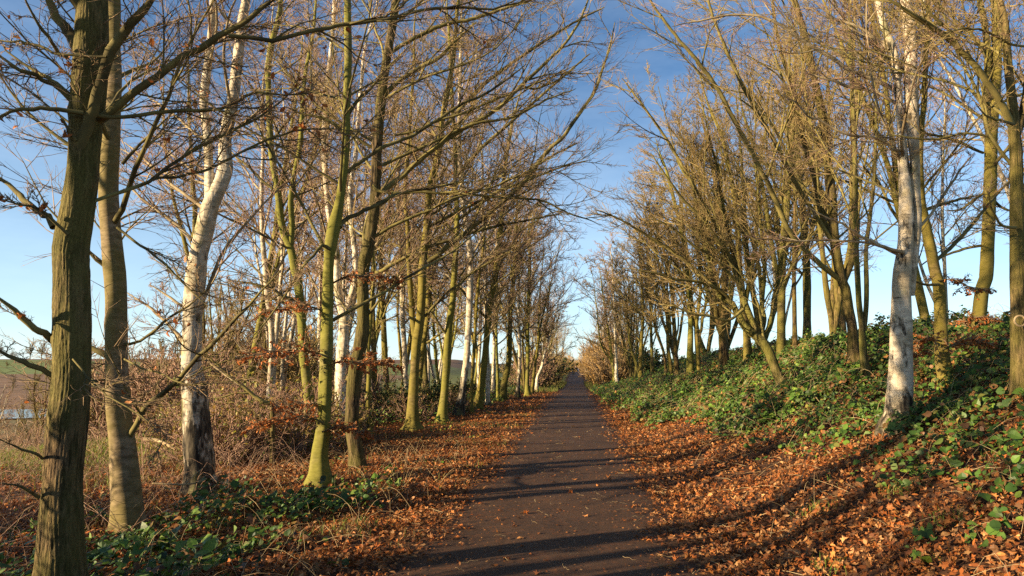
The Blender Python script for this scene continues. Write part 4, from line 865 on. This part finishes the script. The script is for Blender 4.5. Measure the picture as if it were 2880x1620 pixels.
# bramble runners, dry stalks and fallen twigs
def arcs(n, x0, x1, y0, y1, dens, L, h, mat, rr, flatz=False):
    x, y = sample(n, x0, x1, y0, y1); k = vis(x, y) & (rng.uniform(size=n) < dens(x, y)); x, y = x[k], y[k]; n = len(x)
    a = rng.uniform(0, 6.28, n); l = L*rng.uniform(0.4, 1.3, n); hh = h*rng.uniform(0.3, 1.2, n); t = np.linspace(0, 1, 6)[None]; bend = rng.normal(0, 0.25, (n, 1))
    X = x[:, None]+np.cos(a)[:, None]*l[:, None]*t-np.sin(a)[:, None]*l[:, None]*bend*t*t; Y = y[:, None]+np.sin(a)[:, None]*l[:, None]*t+np.cos(a)[:, None]*l[:, None]*bend*t*t
    if flatz: ZZ = H(X, Y)+0.045+0.02*rng.uniform(size=X.shape)
    else: ZZ = H(X, Y)+hh[:, None]*np.sin(np.clip(t*rng.uniform(1.4, 3.0, (n, 1)), 0, 3.1))+0.02
    stems.tubes(np.stack([X, Y, ZZ], -1), (rr*rng.uniform(0.6, 1.4, (n, 1)))*(1-0.6*t), 3, mat)
arcs(900, 1.6, 8, 3, 14, lambda x, y: 0.25+0.75*green_right(x, y), 0.55, 0.3, 0, 0.0022)
arcs(1500, 1.6, 8, 12, 40, lambda x, y: green_right(x, y), 0.8, 0.45, 0, 0.004)
arcs(600, -7, -1.8, 3.4, 14, lambda x, y: 0.9+0*x, 0.5, 0.3, 0, 0.0022)
arcs(900, -12, -4.5, 4.5, 12, lambda x, y: 1+0*x, 0.8, 0.5, 1, 0.003)
arcs(2500, -22, -6, 10, 32, lambda x, y: 1+0*x, 0.9, 0.8, 1, 0.004)
arcs(420, -2.2, 1.8, 3, 26, lambda x, y: 1+0*x, 0.14, 0, 0, 0.0016, True)
arcs(500, -7, 4, 3, 16, lambda x, y: (edge(x) > 1.2)*1.0, 0.35, 0, 0, 0.0025, True)
tag(link('dry_stems', stems.mesh('dry_stems', [M['stalk'], M['twigp']])), 'dry bramble runners and thin twigs littering the ground', kind='stuff')
# grass
def grass(n, x0, x1, y0, y1, dens, h, w, cols, p=1.0):
    x, y = sample(n, x0, x1, y0, y1, p); k = vis(x, y) & (rng.uniform(size=n) < dens(x, y)) & (edge(x) > 1.2); x, y = x[k], y[k]; n = len(x)
    a = rng.uniform(0, 6.28, n); hh = h*rng.uniform(0.5, 1.3, n); ln = rng.uniform(0.1, 0.9, n)*hh
    B = np.stack([x, y, H(x, y)], -1); s = np.stack([-np.sin(a), np.cos(a), 0*a], -1)*w/2; d = np.stack([np.cos(a), np.sin(a), 0*a], -1)
    m = B+d*ln[:, None]*0.3+UPV*hh[:, None]*0.6; t = B+d*ln[:, None]+UPV*hh[:, None]
    V = np.stack([B-s, B+s, m+s*0.7, m-s*0.7, t], 1).reshape(-1, 3); o = (np.arange(n)*5)[:, None, None]
    T = (np.array([(0, 1, 2), (0, 2, 3), (3, 2, 4)])[None]+o).reshape(-1, 3)
    return V, T, np.repeat(pal(n, cols, 0.25), 5, 0)
GC = [(0.12, 0.2, 0.03), (0.17, 0.22, 0.035), (0.22, 0.22, 0.05), (0.08, 0.15, 0.02)]; GS = [(0.28, 0.2, 0.09), (0.22, 0.2, 0.06), (0.3, 0.2, 0.1)]
parts = [grass(16000, 1.8, 6, 3, 8, lambda x, y: sst(0.35, 0.9, fn(x, y, 0.6, 1)+0.25*(y < 5.5)), 0.1, 0.006, GC),
 grass(22000, -16, -6.5, 4.5, 20, lambda x, y: sst(-0.3, 0.5, fn(x, y, 1.1, 3)), 0.2, 0.01, GC+GS),
 grass(20000, -7, -1.5, 6, 30, lambda x, y: sst(0.05, 0.7, fn(x, y, 0.9, 3)), 0.1, 0.009, GC+GS),
 grass(12000, -6, -1.8, 3, 9, lambda x, y: sst(0.3, 0.8, fn(x, y, 0.7, 2)), 0.14, 0.005, GS+GC),
 grass(42000, -5, 6, 50, 100, lambda x, y: (edge(x) < 5)*1.0, 0.28, 0.03, GC+GS),
 grass(60000, -40, -8, 12, 60, lambda x, y: 0.9+0*x, 0.22, 0.02, [(0.2, 0.24, 0.04), (0.28, 0.26, 0.07), (0.15, 0.2, 0.03)], 1.3),
 grass(14000, 1.3, 4.5, 40, 56, lambda x, y: (x < 1.9+0*y)*1.0, 0.15, 0.02, GC)]
o = 0; VV = []; TT = []; CC = []
for V, T, c in parts: VV.append(V); TT.append(T+o); CC.append(c); o += len(V)
tag(link('grass', mesh_from('grass', np.concatenate(VV), tris=np.concatenate(TT), mats=[M['grass']], tint=np.concatenate(CC))), 'tufts of green and dry grass along the verges', kind='stuff')
# fallen branches one can point at
def fallen(label, pts, r, cat='fallen branch'):
    P = np.array([(x, y, float(H(x, y))+z) for x, y, z in pts]); R = np.linspace(r, r*0.45, len(P)); P, R = smooth(P, R, 0.06)
    a = Acc(); a.tubes(P[None], R[None], 8, 0, 0.05); q, rr = resample(P, R, 8)
    P2, R2 = grow(q[None], rr[None], 4, 0.3, 0.95, [0.35], 0.7, 0.1, 0.1, 5, 0.6, 0.002); a.tubes(P2, R2, 4, 0)
    o = link('fallen_branch', a.mesh('fallen_branch', [M['stalk']], P[0]), None, P[0]); tag(o, label, cat)
p0, _ = at(805, 1352, 9.0); p1, _ = at(850, 1358, 8.9); p2, _ = at(905, 1385, 8.6); p3, _ = at(960, 1415, 8.2)
fallen('pale crooked stick lying at the foot of the kinked beech', [(p[0], p[1], 0.06) for p in (p0, p1, p2, p3)], 0.016)
p0, _ = at(410, 1140, 13); p1, _ = at(450, 1145, 13); p2, _ = at(500, 1150, 12.8)
fallen('thick pale log lying behind the birch with the black base', [(p0[0], p0[1], 0.5), (p1[0], p1[1], 0.45), (p2[0], p2[1], 0.35)], 0.05, 'log')
p0, _ = at(430, 1330, 7.9); p1, _ = at(520, 1335, 7.9); p2, _ = at(560, 1328, 7.9); p3, _ = at(585, 1320, 7.9)
fallen('mossy stick propped across the black base of the birch', [(p0[0], p0[1], 0.42), (p1[0], p1[1], 0.4), (p2[0], p2[1], 0.42), (p3[0], p3[1], 0.46)], 0.013)
# ring-shaped scar on the edge tree
pr_, s_ = at(2866, 903, 7.86)
a = Acc(); t = np.linspace(0, 2*math.pi, 25); RR = np.stack([pr_[0]+0.06*np.cos(t), np.full(25, pr_[1]-0.02), pr_[2]+0.06*np.sin(t)], -1)
a.tubes(RR[None], np.full((1, 25), 0.012), 6, 0)
for ob in C.objects:
    if ob.get('label', '').startswith('tree at the edge of view'):
        link('branch_scar', a.mesh('branch_scar', [M['stalk']], ob.location), ob)
# ------------------------------------------------------------------ walkers
def clothmat(n, c):
    m, nt, b = newmat(n); f = noise(nt, 60, (1, 1, 1), 2)
    nt.links.new(ramp(nt, f, [(0.3, tuple(q*0.8 for q in c)), (0.7, c)]), b.inputs['Base Color']); return m
SK = clothmat('skin', (0.5, 0.3, 0.22)); HA = clothmat('hair', (0.05, 0.03, 0.02)); CO = clothmat('dark_coat', (0.02, 0.02, 0.025)); JE = clothmat('jeans', (0.08, 0.12, 0.2)); BL = clothmat('black_trousers', (0.015, 0.015, 0.018))
def skin_mesh(name, joints, edges, radii, mats, parent, root=0):
    me = bpy.data.meshes.new(name); me.from_pydata(joints, edges, []); o = link(name, me, parent)
    for mm in mats: me.materials.append(mm)
    md = o.modifiers.new('Skin', 'SKIN'); me.skin_vertices
    if not me.skin_vertices: me.attributes
    bpy.context.view_layer.objects.active = o
    sv = me.skin_vertices[0].data if len(me.skin_vertices) else None
    if sv:
        for k, rr in enumerate(radii): sv[k].radius = (rr, rr)
        sv[root].use_root = True
    ss = o.modifiers.new('Sub', 'SUBSURF'); ss.levels = 1; ss.render_levels = 1
    dg = bpy.context.evaluated_depsgraph_get(); em = bpy.data.meshes.new_from_object(o.evaluated_get(dg)); o.modifiers.clear(); o.data = em
    if len(em.materials) == 0:
        for mm in mats: em.materials.append(mm)
    em.polygons.foreach_set('use_smooth', np.ones(len(em.polygons), bool)); return o
def person(x, y, label, legm, coatm, st, hgt, rz=0.0):
    e = empty('person', (x, y, float(H(x, y))+0.03), label, 'person', None); e.rotation_euler = (0, 0, rz); e.scale = (hgt, hgt, hgt)
    J = [(0, 0, .93), (0, 0, 1.15), (0, 0, 1.38), (0, 0, 1.5), (0, .01, 1.63), (0, .01, 1.73),
         (-.09, 0, .88), (-.1, .16*st, .5), (-.1, .12*st, .08), (-.1, .26*st, .03), (.09, 0, .88), (.1, -.06*st, .5), (.1, -.3*st, .14), (.1, -.2*st, .03),
         (-.19, 0, 1.38), (-.24, -.08*st, 1.12), (-.25, .04*st, .88), (-.25, .07*st, .8), (.19, 0, 1.38), (.24, .08*st, 1.12), (.25, .2*st, .9), (.25, .24*st, .83)]
    Ed = [(0, 1), (1, 2), (2, 3), (3, 4), (4, 5), (0, 6), (6, 7), (7, 8), (8, 9), (0, 10), (10, 11), (11, 12), (12, 13), (2, 14), (14, 15), (15, 16), (16, 17), (2, 18), (18, 19), (19, 20), (20, 21)]
    Rr = [.13, .12, .13, .06, .1, .085, .09, .06, .04, .035, .09, .06, .04, .035, .06, .045, .035, .03, .06, .045, .035, .03]
    skin_mesh('body', J, Ed, Rr, [SK], e, 1)
    skin_mesh('trousers', [J[k] for k in (0, 6, 7, 8, 10, 11, 12)], [(0, 1), (1, 2), (2, 3), (0, 4), (4, 5), (5, 6)], [.15, .11, .08, .065, .11, .08, .065], [legm], e)
    skin_mesh('coat', [(0, 0, .78), J[0], J[1], J[2], J[14], J[15], J[16], J[18], J[19], J[20]], [(0, 1), (1, 2), (2, 3), (3, 4), (4, 5), (5, 6), (3, 7), (7, 8), (8, 9)], [.17, .17, .16, .16, .085, .07, .06, .085, .07, .06], [coatm], e, 2)
    skin_mesh('hair', [(0, -.035, 1.58), (0, -.03, 1.68), (0, -.01, 1.77)], [(0, 1), (1, 2)], [.07, .115, .09], [HA], e)
person(-0.35, 186, 'person in a long dark coat walking on the pond half of the far path', BL, CO, 1, 1.0, 0.1)
person(0.45, 189, 'person in dark jacket and blue trousers walking beside the golden bushes', JE, CO, -1, 0.97, -0.1)
# ------------------------------------------------------------------ light
EL = math.radians(15); TR = math.radians(60)
tos = Vector((-math.sin(TR)*math.cos(EL), -math.cos(TR)*math.cos(EL), math.sin(EL)))
sd = bpy.data.lights.new('sun', 'SUN'); sd.energy = 5.0; sd.angle = math.radians(0.53); sd.color = (1.0, 0.79, 0.52)
so = bpy.data.objects.new('sun', sd); C.objects.link(so); so.rotation_euler = (-tos).to_track_quat('-Z', 'Y').to_euler()
w = bpy.data.worlds.new('World'); SC.world = w; w.use_nodes = True; nt = w.node_tree
sky = nt.nodes.new('ShaderNodeTexSky'); sky.sky_type = 'NISHITA'; sky.sun_disc = False; sky.sun_elevation = EL; sky.sun_rotation = math.pi+TR
sky.air_density = 1.0; sky.dust_density = 0.15; sky.ozone_density = 3.0; sky.altitude = 50
sc_ = mix(nt, 1.0, sky.outputs[0], (0.86, 1.0, 1.1), 'MULTIPLY')
cn = noise(nt, 2.2, (1, 1, 3.5), 7, 0.62, 'Generated')
sc_ = mix(nt, ramp(nt, cn, [(0.4, (0, 0, 0)), (0.8, (0.13, 0.13, 0.13))]), sc_, (11, 12.5, 14))
tcw = nt.nodes.new('ShaderNodeTexCoord'); sxw = nt.nodes.new('ShaderNodeSeparateXYZ'); nt.links.new(tcw.outputs['Generated'], sxw.inputs[0])
sc_ = mix(nt, ramp(nt, sxw.outputs[2], [(0.0, (0.32, 0.32, 0.32)), (0.12, (0.2, 0.2, 0.2)), (0.36, (0, 0, 0))]), sc_, (9.5, 11.5, 13))
nt.links.new(sc_, nt.nodes['Background'].inputs[0]); nt.nodes['Background'].inputs[1].default_value = 0.054
SC.view_settings.view_transform = 'Standard'; SC.view_settings.look = 'None'; SC.view_settings.gamma = 1.0; SC.view_settings.exposure = 1.55
SC.cycles.max_bounces = 4; SC.cycles.diffuse_bounces = 2; SC.cycles.glossy_bounces = 2; SC.cycles.transmission_bounces = 2; SC.cycles.transparent_max_bounces = 2
SC.cycles.use_denoising = False; SC.cycles.sample_clamp_indirect = 3.0; SC.cycles.use_adaptive_sampling = False
